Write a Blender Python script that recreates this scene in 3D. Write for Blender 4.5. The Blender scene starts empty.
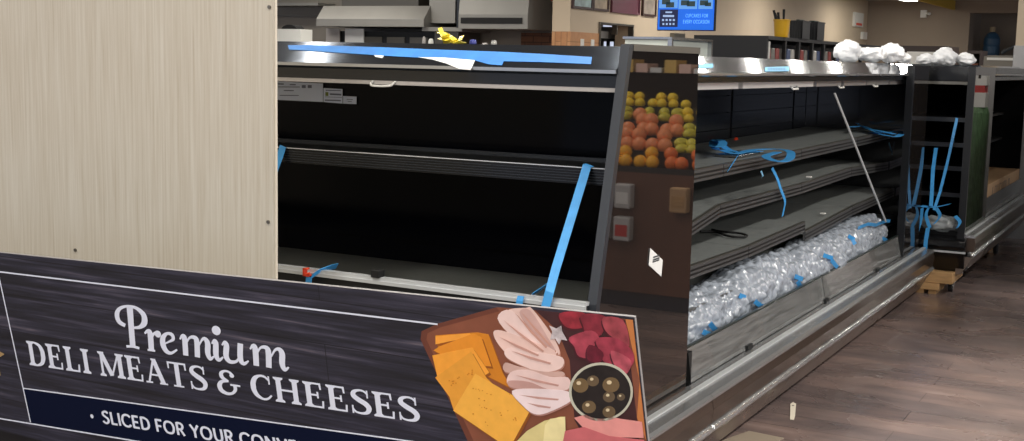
import bpy, bmesh, math, random
from mathutils import Vector, Matrix, noise
random.seed(7)
sc = bpy.context.scene
col = sc.collection

# ------------------------------------------------------------------ camera
F, CX, CY, H = 1245.0, 512.0, 220.5, 1.5
YAW, PITCH, ROLL = math.radians(28.6), math.atan(160/1245.0), 0.022
fw = Vector((-math.sin(YAW)*math.cos(PITCH), math.cos(YAW)*math.cos(PITCH), -math.sin(PITCH)))
r0 = Vector((math.cos(YAW), math.sin(YAW), 0)); u0 = r0.cross(fw)
cR, sR = math.cos(ROLL), math.sin(ROLL)
RT = r0*cR + u0*sR; UP = u0*cR - r0*sR
O = Vector((0, 0, H))
cd = bpy.data.cameras.new('camera'); cam = bpy.data.objects.new('camera', cd); col.objects.link(cam)
cam.matrix_world = Matrix(((RT.x, UP.x, -fw.x, O.x), (RT.y, UP.y, -fw.y, O.y), (RT.z, UP.z, -fw.z, O.z), (0, 0, 0, 1)))
cd.sensor_fit = 'HORIZONTAL'; cd.sensor_width = 36.0; cd.lens = F/1024*36; cd.clip_start = 0.05; cd.clip_end = 200
sc.camera = cam
sc.view_settings.view_transform = 'Standard'; sc.view_settings.look = 'None'
sc.view_settings.gamma = 1; sc.view_settings.use_curve_mapping = False; sc.view_settings.exposure = 0.0

def ray(x, y): return fw + RT*((x-CX)/F) - UP*((y-CY)/F)
def onX(x, y, X): d = ray(x, y); return O + d*(X/d.x)
def onY(x, y, Y): d = ray(x, y); return O + d*(Y/d.y)
def onZ(x, y, Z): d = ray(x, y); return O + d*((Z-H)/d.z)
def onP(x, y, P, n): d = ray(x, y); return O + d*(((P-O).dot(n))/d.dot(n))

# ------------------------------------------------------------------ materials
def lin(c):
    r = []
    for v in c:
        v = v/255.0
        r.append(v/12.92 if v <= 0.04045 else ((v+0.055)/1.055)**2.4)
    return (*r, 1.0)
class NT:
    def __init__(s, m): s.n = m.node_tree.nodes; s.l = m.node_tree.links
    def add(s, t, **k):
        o = s.n.new(t)
        for a, b in k.items(): setattr(o, a, b)
        return o
MC = {}
def mat(name, c, rough=0.5, metal=0.0, ior=1.45, var=0.0, vscale=20.0, bump=0.0, bscale=60.0, stretch=(1, 1, 1), trans=0.0, emit=None, es=0.0, coat=0.0, alpha=1.0, rvar=0.0):
    if name in MC: return MC[name]
    m = bpy.data.materials.new(name); m.use_nodes = True; t = NT(m)
    b = t.n['Principled BSDF']
    b.inputs['Base Color'].default_value = lin(c); b.inputs['Roughness'].default_value = rough
    b.inputs['Metallic'].default_value = metal; b.inputs['IOR'].default_value = ior
    b.inputs['Transmission Weight'].default_value = trans; b.inputs['Coat Weight'].default_value = coat
    b.inputs['Alpha'].default_value = alpha
    if emit: b.inputs['Emission Color'].default_value = lin(emit); b.inputs['Emission Strength'].default_value = es
    if var or bump or rvar:
        tc = t.add('ShaderNodeTexCoord'); mp = t.add('ShaderNodeMapping'); mp.inputs['Scale'].default_value = stretch
        t.l.new(tc.outputs['Object'], mp.inputs['Vector'])
    if var or rvar:
        nz = t.add('ShaderNodeTexNoise'); nz.inputs['Scale'].default_value = vscale; nz.inputs['Detail'].default_value = 6
        t.l.new(mp.outputs['Vector'], nz.inputs['Vector'])
    if var:
        rp = t.add('ShaderNodeValToRGB'); l = lin(c)
        rp.color_ramp.elements[0].position = 0.3; rp.color_ramp.elements[1].position = 0.7
        rp.color_ramp.elements[0].color = (*[v*(1-var) for v in l[:3]], 1)
        rp.color_ramp.elements[1].color = (*[min(1, v*(1+var)) for v in l[:3]], 1)
        t.l.new(nz.outputs['Fac'], rp.inputs['Fac']); t.l.new(rp.outputs['Color'], b.inputs['Base Color'])
    if rvar:
        mr = t.add('ShaderNodeMapRange'); mr.inputs['To Min'].default_value = max(0, rough-rvar); mr.inputs['To Max'].default_value = rough+rvar
        t.l.new(nz.outputs['Fac'], mr.inputs['Value']); t.l.new(mr.outputs['Result'], b.inputs['Roughness'])
    if bump:
        n2 = t.add('ShaderNodeTexNoise'); n2.inputs['Scale'].default_value = bscale; n2.inputs['Detail'].default_value = 4
        t.l.new(mp.outputs['Vector'], n2.inputs['Vector'])
        bp = t.add('ShaderNodeBump'); bp.inputs['Strength'].default_value = bump; bp.inputs['Distance'].default_value = 0.01
        t.l.new(n2.outputs['Fac'], bp.inputs['Height']); t.l.new(bp.outputs['Normal'], b.inputs['Normal'])
    MC[name] = m; return m

def grain_mat(name, stops, scale, stretch, rough, planks=None, gap=(10, 9, 9), bump=0.1, gstr=0.35):
    """streaky material: noise stretched along one axis through a colour ramp, optionally cut in planks"""
    m = bpy.data.materials.new(name); m.use_nodes = True; t = NT(m); b = t.n['Principled BSDF']
    tc = t.add('ShaderNodeTexCoord'); mp = t.add('ShaderNodeMapping'); mp.inputs['Scale'].default_value = stretch
    t.l.new(tc.outputs['Object'], mp.inputs['Vector'])
    nz = t.add('ShaderNodeTexNoise'); nz.inputs['Scale'].default_value = scale; nz.inputs['Detail'].default_value = 10; nz.inputs['Roughness'].default_value = 0.65
    t.l.new(mp.outputs['Vector'], nz.inputs['Vector'])
    rp = t.add('ShaderNodeValToRGB'); cr = rp.color_ramp
    while len(cr.elements) < len(stops): cr.elements.new(0.5)
    for e, (p, c) in zip(cr.elements, stops): e.position = p; e.color = lin(c)
    out = rp.outputs['Color']; t.l.new(nz.outputs['Fac'], rp.inputs['Fac'])
    if planks:
        br = t.add('ShaderNodeTexBrick'); mp2 = t.add('ShaderNodeMapping'); mp2.inputs['Rotation'].default_value = planks['rot']
        t.l.new(tc.outputs['Object'], mp2.inputs['Vector']); t.l.new(mp2.outputs['Vector'], br.inputs['Vector'])
        br.inputs['Color1'].default_value = lin(planks['c1']); br.inputs['Color2'].default_value = lin(planks['c2']); br.inputs['Mortar'].default_value = lin(gap)
        br.inputs['Scale'].default_value = 1; br.inputs['Mortar Size'].default_value = planks['m']; br.inputs['Brick Width'].default_value = planks['w']; br.inputs['Row Height'].default_value = planks['h']
        mx = t.add('ShaderNodeMix', data_type='RGBA', blend_type='MULTIPLY'); mx.inputs['Factor'].default_value = 1
        t.l.new(out, mx.inputs[6]); t.l.new(br.outputs['Color'], mx.inputs[7]); out = mx.outputs[2]
    t.l.new(out, b.inputs['Base Color'])
    b.inputs['Roughness'].default_value = rough
    bp = t.add('ShaderNodeBump'); bp.inputs['Strength'].default_value = bump; bp.inputs['Distance'].default_value = 0.004
    t.l.new(nz.outputs['Fac'], bp.inputs['Height']); t.l.new(bp.outputs['Normal'], b.inputs['Normal'])
    return m, t, b

BLACK = mat('black_gloss', (14, 15, 17), 0.22, 0.0, 1.5, rvar=0.06)
MATTE = mat('matte_black', (12, 12, 13), 0.9, ior=1.1)
TRIMD = mat('black_end_trim', (26, 28, 31), .35, .2)
BLACKM = mat('black_satin', (22, 23, 24), 0.42, bump=0.03)
LINER = mat('black_liner', (7, 8, 13), 0.12, ior=1.16)
LINER2 = mat('charcoal_back_panel', (30, 32, 37), 0.2, ior=1.45)
MIRROR = mat('smoked_mirror_panel', (72, 67, 65), 0.02, 0.8)
CANOPY = mat('blackened_steel', (78, 84, 92), 0.12, 0.9, rvar=0.03)
STEEL = mat('brushed_steel', (176, 178, 180), 0.22, 1.0, var=0.06, vscale=8, stretch=(1, .05, 1), rvar=0.08)
POLISH = mat('polished_steel', (172, 174, 176), 0.24, 0.75, rvar=0.1, vscale=6, bump=0.03, bscale=12)
TRIM = mat('dark_grey_trim', (50, 54, 60), 0.35, 0.3)
TRIML = mat('pewter_trim', (118, 116, 110), 0.3, 0.7)
WHITE = mat('white_enamel', (222, 222, 216), 0.4)
RAILW = mat('light_diffuser_strip', (240, 240, 236), 0.4)
RAILG = mat('grey_light_strip', (172, 168, 164), 0.4)
DECK = mat('grey_speckled_deck', (122, 124, 120), 0.42, 0.1, var=0.12, vscale=40, rvar=0.08)
SHELFD = mat('charcoal_shelf_deck', (116, 120, 119), 0.5, 0.0, var=0.10, vscale=30, bump=0.02)
LIP = mat('shelf_lip_grey', (84, 85, 86), 0.35, 0.3)
LIPK = mat('shelf_groove_black', (12, 12, 12), 0.5)
ALU = mat('aluminium_rail', (206, 210, 212), 0.32, 0.35)
BROWNB = mat('brown_bumper', (86, 74, 66), 0.2, 0.55, rvar=0.08, vscale=7)
KICK = mat('brown_kick_plate', (118, 106, 98), 0.3, 0.35, rvar=0.1, vscale=5)
BLUE = mat('blue_tape', (62, 150, 214), 0.45, var=0.10, vscale=18)
BLUEL = mat('pale_blue_tape', (130, 190, 225), 0.5)
PAPER = mat('white_paper', (226, 228, 226), 0.6)
RED = mat('orange_red_plastic', (226, 72, 40), 0.4)
GLASS = bpy.data.materials.new('clear_glass'); GLASS.use_nodes = True; t = NT(GLASS)
t.n.remove(t.n['Principled BSDF']); fr_ = t.add('ShaderNodeFresnel'); fr_.inputs['IOR'].default_value = 1.5
tr_ = t.add('ShaderNodeBsdfTransparent'); tr_.inputs[0].default_value = (.93, .95, .94, 1); gl_ = t.add('ShaderNodeBsdfGlossy'); gl_.inputs['Roughness'].default_value = .03
df_ = t.add('ShaderNodeBsdfDiffuse'); df_.inputs[0].default_value = (.62, .63, .62, 1)
m1_ = t.add('ShaderNodeMixShader'); m2_ = t.add('ShaderNodeMixShader')
nz_ = t.add('ShaderNodeTexNoise'); nz_.inputs['Scale'].default_value = 9; mr_ = t.add('ShaderNodeMapRange'); mr_.inputs['To Min'].default_value = .06; mr_.inputs['To Max'].default_value = .42
t.l.new(nz_.outputs['Fac'], mr_.inputs['Value']); t.l.new(mr_.outputs['Result'], m1_.inputs['Fac']); t.l.new(tr_.outputs[0], m1_.inputs[1]); t.l.new(df_.outputs[0], m1_.inputs[2])
t.l.new(fr_.outputs[0], m2_.inputs['Fac']); t.l.new(m1_.outputs[0], m2_.inputs[1]); t.l.new(gl_.outputs[0], m2_.inputs[2]); t.l.new(m2_.outputs[0], t.n['Material Output'].inputs[0])
CREAM = mat('cream_paint', (196, 180, 156), 0.7, var=0.02, vscale=3)
WALLM = mat('taupe_paint', (150, 137, 122), 0.75, var=0.03, vscale=2)
WALLK = mat('kitchen_wall_panel', (138, 132, 122), 0.5, var=0.04, vscale=2)
CEILM = mat('ceiling_tile', (176, 170, 162), 0.9, var=0.03, vscale=4)
YEL = mat('yellow_paint', (202, 168, 62), 0.6)
YELB = mat('yellow_plastic', (214, 166, 24), 0.35)
CARD = mat('cardboard', (184, 150, 112), 0.8, var=0.06, vscale=12)
WOOD = mat('raw_pine', (176, 140, 96), 0.75, var=0.18, vscale=10, stretch=(1, 6, 6))
RUB = mat('black_rubber', (20, 20, 20), 0.7)
BLUEB = mat('blue_jug_plastic', (52, 84, 112), 0.45)
GREENW = mat('green_wrap', (96, 132, 92), 0.3, var=0.4, vscale=14, stretch=(8, 8, 1))

# beige laminate with vertical grain
BEIGE, t, b = grain_mat('beige_wood_laminate', [(0.2, (160, 150, 132)), (0.42, (178, 170, 154)), (0.58, (186, 180, 166)), (0.8, (198, 193, 181))], 3.2, (34, 34, 0.75), 0.55, bump=0.04)
# floor: vinyl planks
FLOOR, t, b = grain_mat('walnut_vinyl_plank', [(0.25, (84, 77, 77)), (0.45, (112, 101, 99)), (0.6, (132, 116, 111)), (0.78, (162, 150, 147))], 1.9, (.8, 2.4, 1), 0.3,
    planks=dict(rot=(0, 0, 0), c1=(255, 248, 244), c2=(228, 224, 225), m=0.002, w=1.2, h=0.18), gap=(165, 158, 155), bump=0.05)
nz = t.add('ShaderNodeTexNoise'); nz.inputs['Scale'].default_value = 1.8; nz.inputs['Detail'].default_value = 8; nz.inputs['Distortion'].default_value = 1.2
tc = t.add('ShaderNodeTexCoord'); t.l.new(tc.outputs['Object'], nz.inputs['Vector'])
mr = t.add('ShaderNodeMapRange'); mr.inputs['From Min'].default_value = .3; mr.inputs['From Max'].default_value = .7; mr.inputs['To Min'].default_value = 0.16; mr.inputs['To Max'].default_value = 0.42
t.l.new(nz.outputs['Fac'], mr.inputs['Value']); t.l.new(mr.outputs['Result'], b.inputs['Roughness'])
# sign: dark stained boards
SIGNW, t, b = grain_mat('dark_stained_board_print', [(0.3, (12, 12, 18)), (0.44, (26, 27, 37)), (0.54, (42, 43, 57)), (0.62, (64, 63, 76)), (0.76, (118, 110, 116))], 3.0, (0.7, 20, 20), 0.6,
    planks=dict(rot=(math.pi/2, 0, 0), c1=(255, 250, 250), c2=(214, 214, 228), m=0.0014, w=5.7, h=0.118), gap=(90, 88, 96), bump=0.02)
NAVY = mat('navy_print', (12, 19, 42), 0.7, ior=1.15)
LETTER = mat('white_letter_print', (216, 222, 236), 0.45)
BRICK, t, b = grain_mat('lit_brick_tile', [(0.3, (186, 140, 98)), (0.7, (206, 162, 118))], 6, (1, 1, 1), 0.6,  # wainscot brick, with the brighter light on this wall put into its colour
    planks=dict(rot=(math.pi/2, 0, math.pi/2), c1=(255, 250, 245), c2=(225, 205, 190), m=0.008, w=0.3, h=0.1), gap=(200, 190, 180))
BRICKD, t, b = grain_mat('shaded_brick_tile', [(0.3, (112, 74, 48)), (0.7, (134, 92, 60))], 6, (1, 1, 1), 0.6,  # the same brick on the kitchen side, shade put into the darker colour
    planks=dict(rot=(math.pi/2, 0, 0), c1=(255, 250, 245), c2=(215, 200, 190), m=0.008, w=0.3, h=0.1), gap=(150, 140, 130))

# ------------------------------------------------------------------ mesh builder
class MB:
    def __init__(s): s.v = []; s.f = []; s.mi = []
    def quad(s, a, b, c, d, mi=0):
        n = len(s.v); s.v += [Vector(p) for p in (a, b, c, d)]; s.f.append((n, n+1, n+2, n+3)); s.mi.append(mi); return s
    def poly(s, pts, mi=0):
        n = len(s.v); s.v += [Vector(p) for p in pts]; s.f.append(tuple(range(n, n+len(pts)))); s.mi.append(mi); return s
    def box(s, x0, x1, y0, y1, z0, z1, mi=0):
        n = len(s.v)
        s.v += [Vector(p) for p in ((x0, y0, z0), (x1, y0, z0), (x1, y1, z0), (x0, y1, z0), (x0, y0, z1), (x1, y0, z1), (x1, y1, z1), (x0, y1, z1))]
        for q in ((0, 3, 2, 1), (4, 5, 6, 7), (0, 1, 5, 4), (1, 2, 6, 5), (2, 3, 7, 6), (3, 0, 4, 7)): s.f.append(tuple(n+i for i in q)); s.mi.append(mi)
        return s
    def prism(s, pts, vec, mi=0):
        """extrude polygon by vec"""
        pts = [Vector(p) for p in pts]; vec = Vector(vec); k = len(pts); n = len(s.v)
        s.v += pts + [p+vec for p in pts]
        s.f.append(tuple(n+i for i in range(k))[::-1]); s.mi.append(mi)
        s.f.append(tuple(n+k+i for i in range(k))); s.mi.append(mi)
        for i in range(k):
            j = (i+1) % k; s.f.append((n+i, n+j, n+k+j, n+k+i)); s.mi.append(mi)
        return s
    def tube(s, pts, r, seg=10, cap=True, mi=0):
        pts = [Vector(p) for p in pts]; n0 = len(s.v); m = len(pts)
        rs = r if isinstance(r, (list, tuple)) else [r]*m
        pn = None
        for i, p in enumerate(pts):
            t_ = (pts[min(i+1, m-1)]-pts[max(i-1, 0)]).normalized()
            if pn is None:
                a = Vector((0, 0, 1)) if abs(t_.z) < 0.9 else Vector((1, 0, 0)); pn = t_.cross(a).normalized()
            else: pn = (pn - t_*pn.dot(t_)).normalized()
            bn = t_.cross(pn)
            for k in range(seg):
                a = 2*math.pi*k/seg; s.v.append(p + (pn*math.cos(a)+bn*math.sin(a))*rs[i])
        for i in range(m-1):
            for k in range(seg):
                k2 = (k+1) % seg; s.f.append((n0+i*seg+k, n0+i*seg+k2, n0+(i+1)*seg+k2, n0+(i+1)*seg+k)); s.mi.append(mi)
        if cap:
            s.f.append(tuple(n0+k for k in range(seg))[::-1]); s.mi.append(mi)
            s.f.append(tuple(n0+(m-1)*seg+k for k in range(seg))); s.mi.append(mi)
        return s
    def lathe(s, prof, c, seg=20, mi=0):
        return s.tube([Vector(c)+Vector((0, 0, z)) for r, z in prof], [r for r, z in prof], seg, True, mi)
    def ribbon(s, pts, w, thick=0.0015, mi=0):
        """flat strap: pts along, w = half width vectors (one or per point)"""
        pts = [Vector(p) for p in pts]; m = len(pts)
        ws = [Vector(q) for q in w] if isinstance(w, list) else [Vector(w)]*m
        n0 = len(s.v)
        for i, p in enumerate(pts):
            t_ = (pts[min(i+1, m-1)]-pts[max(i-1, 0)]).normalized(); nn = t_.cross(ws[i]).normalized()*thick*0.5
            s.v += [p-ws[i]-nn, p+ws[i]-nn, p+ws[i]+nn, p-ws[i]+nn]
        for i in range(m-1):
            for k in range(4):
                k2 = (k+1) % 4; a = n0+i*4; s.f.append((a+k, a+k2, a+4+k2, a+4+k)); s.mi.append(mi)
        s.f.append((n0+3, n0+2, n0+1, n0)); s.mi.append(mi)
        e = n0+(m-1)*4; s.f.append((e, e+1, e+2, e+3)); s.mi.append(mi)
        return s
    def build(s, name, m, parent=None, smooth=False, bevel=0.0, origin=None):
        off = Vector(parent.get('_o', (0, 0, 0))) if parent else Vector((0, 0, 0))
        if origin is None:
            if parent: o = off
            else:
                xs = [v.x for v in s.v]; ys = [v.y for v in s.v]; zs = [v.z for v in s.v]
                o = Vector(((min(xs)+max(xs))/2, (min(ys)+max(ys))/2, min(zs)))
        else: o = Vector(origin)
        me = bpy.data.meshes.new(name); me.from_pydata([tuple(v-o) for v in s.v], [], s.f)
        ms = m if isinstance(m, (list, tuple)) else [m]
        for q in ms: me.materials.append(q)
        for p, k in zip(me.polygons, s.mi): p.material_index = k; p.use_smooth = smooth
        bm = bmesh.new(); bm.from_mesh(me); bmesh.ops.remove_doubles(bm, verts=bm.verts, dist=1e-6) if smooth else None
        bmesh.ops.recalc_face_normals(bm, faces=bm.faces); bm.to_mesh(me); bm.free()
        ob = bpy.data.objects.new(name, me); col.objects.link(ob)
        if parent: ob.parent = parent; ob.location = o-off
        else: ob.location = o
        ob['_o'] = tuple(o)
        if bevel:
            bv = ob.modifiers.new('bevel', 'BEVEL'); bv.width = bevel; bv.segments = 2; bv.limit_method = 'ANGLE'
        return ob

def tag(o, label, cat, group=None):
    o['label'] = label; o['category'] = cat
    if group: o['group'] = group
    return o
def thing(name, loc, label, cat, group=None):
    o = bpy.data.objects.new(name, None); col.objects.link(o); o.location = loc; o.empty_display_size = 0.1
    o['_o'] = tuple(loc); return tag(o, label, cat, group)
def struct(o): o['kind'] = 'structure'; return o
def copyt(o, loc, label=None, group=None, rz=0):
    c = o.copy(); col.objects.link(c); c.location = loc; c.rotation_euler = (0, 0, rz)
    if label: c['label'] = label
    if group: c['group'] = group
    for ch in list(o.children):
        d = ch.copy(); col.objects.link(d); d.parent = c
    return c
def cat_rom(pts, n=8):
    P = [Vector(p) for p in pts]; out = []
    for i in range(len(P)-1):
        a, b_, c, d = P[max(i-1, 0)], P[i], P[i+1], P[min(i+2, len(P)-1)]
        for k in range(n):
            u = k/n; out.append(0.5*((2*b_)+(c-a)*u+(2*a-5*b_+4*c-d)*u*u+(3*b_-a-3*c+d)*u**3))
    out.append(P[-1]); return out

# ------------------------------------------------------------------ room shell
struct(MB().box(-26, 12, -8, 40, -0.1, 0).build('floor', FLOOR))
struct(MB().box(-26, 12, -8, 40, 3.38, 3.5).build('ceiling', CEILM))
XW = -8.35
w = MB()
w.box(XW-.3, XW, 17.0, 18.05, 1.95, 3.38).box(XW-.3, XW, 18.05, 19.33, 2.11, 3.38).box(XW-.3, XW, 19.33, 36, 0, 3.38)
struct(w.build('wall_left', CREAM))
struct(MB().box(XW-.3, XW+.012, 17.0, 18.05, 0, 1.95).box(XW-.3, XW+.012, 18.05, 19.33, 0, 1.2).build('trim_1', BRICK))
struct(MB().box(-26, XW-.3, 18.0, 18.2, 1.95, 3.38).box(-26, -9.7, 18.0, 18.2, 0, 1.95).build('wall_kitchen', WALLK))
struct(MB().box(-9.7, XW-.3, 17.96, 18.2, 0, 1.95).build('trim_2', BRICKD))
struct(MB().box(XW-.3, -5.6, 36, 36.3, 0, 3.38).build('wall_back', WALLM))
struct(MB().box(-5.6, 12, 36, 36.3, 3.05, 3.38).build('trim_3', WALLM))
struct(MB().box(-5.75, 12, 38, 38.2, 0, 3.38).box(-5.75, -5.6, 36.3, 38, 0, 3.38).build('wall_alcove', WALLM))
struct(MB().box(-6.06, -6.0, 29, 36, 3.13, 3.38).build('trim_4', YEL))
# wall behind pass-through window
struct(MB().box(-10.2, -10.1, 18.2, 22, 0, 3.38).build('wall_service', CREAM))
wf = MB(); wf.box(XW-.06, XW+.03, 18.02, 18.06, 1.2, 2.13).box(XW-.06, XW+.03, 19.32, 19.36, 1.2, 2.13).box(XW-.06, XW+.03, 18.06, 19.32, 2.1, 2.13).box(XW-.06, XW+.03, 18.66, 18.69, 1.95, 2.1)
struct(wf.build('window_1', TRIML))
# things seen inside the pass-through
sr = thing('storage_rack', (-9.0, 18.9, 0), 'dark storage rack with white boxes seen through the pass-through opening in cream wall', 'rack')
m_ = MB(); m_.box(-9.25, -8.75, 18.3, 19.9, 1.15, 1.2).box(-9.25, -8.75, 18.3, 19.9, 0.1, 0.15)
for yy in (18.3, 18.55, 18.8, 19.05, 19.3, 19.6, 19.86): m_.box(-8.79, -8.75, yy, yy+.06, 0, 1.9)
m_.box(-9.25, -9.2, 18.3, 19.92, 0, 1.9).box(-9.25, -8.75, 18.3, 19.92, 1.86, 1.9)
m_.build('frame', BLACKM, sr)
MB().box(-9.15, -8.8, 18.35, 18.85, 1.9, 2.08).build('box', WHITE, sr)
MB().box(-9.15, -8.8, 18.95, 19.4, 1.9, 2.02).build('box', WHITE, sr)
MB().box(-9.15, -8.8, 19.45, 19.8, 1.9, 2.1).build('box', RAILG, sr)

# pictures on the cream wall
def framed(y0, y1, z0, z1, fr, fill, label, art=None):
    th = thing('framed_picture', (XW+.02, (y0+y1)/2, z0), label, 'picture')
    f_ = MB(); e = .035
    f_.box(XW, XW+.04, y0, y0+e, z0, z1).box(XW, XW+.04, y1-e, y1, z0, z1).box(XW, XW+.04, y0+e, y1-e, z0, z0+e).box(XW, XW+.04, y0+e, y1-e, z1-e, z1)
    f_.build('frame', fr, th); MB().box(XW, XW+.02, y0+e, y1-e, z0+e, z1-e).build('print', fill, th)
    return th
DKW = mat('dark_brown_frame', (62, 42, 38), 0.5)
ART1 = mat('teal_abstract_print', (150, 172, 172), 0.5, var=0.5, vscale=5)
ART2 = mat('tan_abstract_print', (158, 142, 120), 0.5, var=0.35, vscale=6)
MAROON = mat('maroon_poster', (98, 52, 66), 0.5, var=0.06)
ART3 = mat('grey_abstract_print', (150, 140, 128), 0.5, var=0.3, vscale=6)
framed(17.02, 17.72, 2.3, 2.8, DKW, ART1, 'dark framed picture with teal and grey print, leftmost on the cream wall')
framed(17.74, 18.32, 2.3, 2.8, DKW, ART2, 'dark framed picture with tan print between teal picture and maroon poster')
mp_ = framed(18.44, 19.58, 2.3, 2.95, MAROON, MAROON, 'large maroon poster on the cream wall above the pass-through opening')
MB().box(XW+.02, XW+.03, 18.95, 19.3, 2.56, 2.64).build('white_motif', PAPER, mp_)
framed(19.7, 20.3, 2.3, 2.9, DKW, ART3, 'dark framed picture with grey print beside the blue menu screen')
for k, (y_, z_) in enumerate(((17.35, 1.72), (17.72, 1.72))):
    s_ = MB().box(XW+.012, XW+.03, y_, y_+.1, z_, z_+.13).build('wall_switch', WHITE, bevel=.003)
    tag(s_, ['white wall switch plate nearer the corner on the lit brick tile', 'white wall switch plate nearer the pass-through on the lit brick tile'][k], 'switch')
p = onX(675, 38, XW)
tag(MB().box(XW, XW+.08, p.y-.25, p.y+.3, 1.7, 2.05).build('electrical_box', TRIML), 'grey box on cream wall under the blue menu screen', 'electrical box')
p = onX(857, 20, XW)
eb = thing('fire_alarm_panel', (XW, p.y, 2.6), 'white and red fire alarm device high on the cream wall near the corner', 'alarm')
MB().box(XW, XW+.06, p.y-.5, p.y+.5, 2.62, 3.0).build('housing', WHITE, eb)
MB().box(XW+.06, XW+.075, p.y-.3, p.y+.3, 2.66, 2.72).build('red_band', RED, eb)
tag(MB().box(XW, XW+.08, 35.3, 35.75, 2.3, 2.5).build('thermostat', WHITE), 'small white thermostat on the cream wall by the far corner', 'thermostat')
p = onY(924, 15, 36)
el = thing('emergency_light', (p.x, 35.9, 2.95), 'white emergency light on taupe back wall below ceiling light', 'emergency light')
MB().box(p.x-.08, p.x+.08, 35.9, 36, 2.92, 3.12).build('housing', WHITE, el)
MB().tube([(p.x+.08, 35.94, 3.04), (p.x+.18, 35.86, 3.02)], .04, 10).build('lamp_head', WHITE, el)

# ------------------------------------------------------------------ ceiling lights
def area(x, y, sx, sy, e, c=(1, .95, .88)):
    l = bpy.data.lights.new('ceiling_lamp', 'AREA'); l.shape = 'RECTANGLE'; l.size = sx; l.size_y = sy; l.energy = e; l.color = c
    o = bpy.data.objects.new('ceiling_lamp', l); col.objects.link(o); o.location = (x, y, 3.30); return o
for X in (-5.2, 0.9, 3.9, 6.9):
    for Y in (-4, -1.2, 1.6, 4.4, 7.2, 16, 20.7, 25):
        area(X, Y, .3, 1.3, 58 if X < 0 else 80)
for Y in (9.6, 11.0, 12.4, 13.9): area(-2.3, Y, 1.2, .10, 13)
for X in (-2.2,):
    for Y in (-4, -1.2, 1.2, 3.9, 6.6, 17.5, 21): area(X, Y, .3, 1.3, 55)
for X in (-8.2, -11.5):
    for Y in (5.5, 9, 14.5): area(X, Y, .3, 1.3, 70)
for Y in (20, 26, 32): area(-6.9, Y, .3, 1.3, 55)
area(-13, 16.2, 3, .3, 40)
area(-4.23, 4.1, .10, 1.3, 14)
cl = thing('ceiling_light', (-6.95, 33.2, 3.34), 'long white fluorescent ceiling light left of the yellow soffit', 'ceiling light')
MB().box(-7.15, -6.75, 31.6, 34.9, 3.33, 3.38).build('housing', WHITE, cl)
MB().box(-7.12, -6.78, 31.65, 34.85, 3.31, 3.33).build('diffuser', mat('lit_diffuser', (255, 255, 250), .5, emit=(255, 252, 244), es=6), cl)
wd = bpy.data.worlds.new('world'); sc.world = wd; wd.use_nodes = True
wd.node_tree.nodes['Background'].inputs[0].default_value = (.75, .82, 1, 1); wd.node_tree.nodes['Background'].inputs[1].default_value = 0.8

# ------------------------------------------------------------------ beige partition
bp_ = thing('wood_partition_panel', (-3.2, 3.02, 0), 'tall beige wood laminate partition panel on the left, behind the deli sign', 'partition')
MB().box(-4.6, -2.478, 3.0, 3.012, 0, 2.45).build('panel', BEIGE, bp_)
MB().box(-4.6, -2.476, 3.012, 3.02, 0, 2.45).build('backing_edge', mat('pale_panel_edge', (214, 206, 190), .6), bp_)
for (x, y) in ((75, 250), (269, 7), (268, 222)):
    c = onY(x, y, 2.997); MB().tube([c+Vector((0, .004, 0)), c+Vector((0, -.002, 0))], .0055, 12).build('screw', mat('dull_screw', (120, 116, 108), .35, .8), bp_)

# ------------------------------------------------------------------ CASE 1 (end case facing us)
c1 = thing('refrigerated_display_case', (-2.5, 3.9, 0), 'empty black refrigerated case facing us with one long shelf behind the deli sign', 'display case')
XL, XR = -4.2, -1.597
prof = [(3.60, 1.458), (3.585, 1.476), (3.685, 1.552), (4.24, 1.552), (4.24, 1.50), (3.68, 1.458)]
MB().prism([(XL, y, z) for y, z in prof], (XR-XL, 0, 0)).build('canopy', CANOPY, c1)
MB().box(XL, XR, 3.583, 3.597, 1.466, 1.477).build('canopy_edge', POLISH, c1)
MB().box(XL, XR, 3.61, 4.0, 1.421, 1.458).build('canopy_underside', BLACK, c1)
MB().box(XL, XR-.005, 3.612, 3.64, 1.407, 1.421).build('light_strip', RAILG, c1)
h0 = onY(371, 81, 3.6); h1 = onY(393, 82.5, 3.6)
MB().tube(cat_rom([h0+Vector((0, .02, .004)), h0+Vector((0, 0, -.008)), h0+Vector((.012, -.003, -.016)), h1+Vector((-.014, -.003, -.012)), h1+Vector((0, 0, -.004)), h1+Vector((0, .02, .006))], 4), .0042, 8).build('hook_handle', WHITE, c1, True)
# liner with slats
l = MB(); l.box(XL, XR, 4.0, 4.03, 1.13, 1.421)
for z in (1.36, 1.30, 1.245, 1.19): l.box(XL, XR, 3.994, 4.0, z, z+.004)
l.box(XL, XR, 4.2, 4.23, .69, 1.15).box(XL, XR, 4.02, 4.23, 1.10, 1.14)
l.box(XL, XR, 4.14, 4.2, .69, .765)
l.build('back_liner', LINER, c1)
MB().box(-4.2, -4.16, 3.45, 4.3, .3, 1.5).build('side_wall', BLACKM, c1)
s = MB(); s.box(XL, XR-.03, 3.66, 4.0, 1.142, 1.156)
s.build('shelf', BLACKM, c1)
r_ = MB(); r_.box(XL, XR-.03, 3.648, 3.66, 1.106, 1.16)
r_.build('shelf_rail', mat('shelf_rail_black', (24, 25, 27), .25, .3), c1)
g_ = MB()
for z in (1.112, 1.121, 1.130, 1.139, 1.148): g_.box(XL, XR-.03, 3.6465, 3.648, z, z+.002)
g_.build('rail_groove', TRIM, c1)
MB().box(XL, XR-.03, 3.645, 3.65, 1.159, 1.162).build('shelf_edge_highlight', ALU, c1)  # pale strip painting the highlight along the shelf's top front edge
MB().box(XL, XR-.03, 3.93, 3.95, 1.156, 1.170).build('shelf_rear_rail', TRIM, c1)
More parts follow.
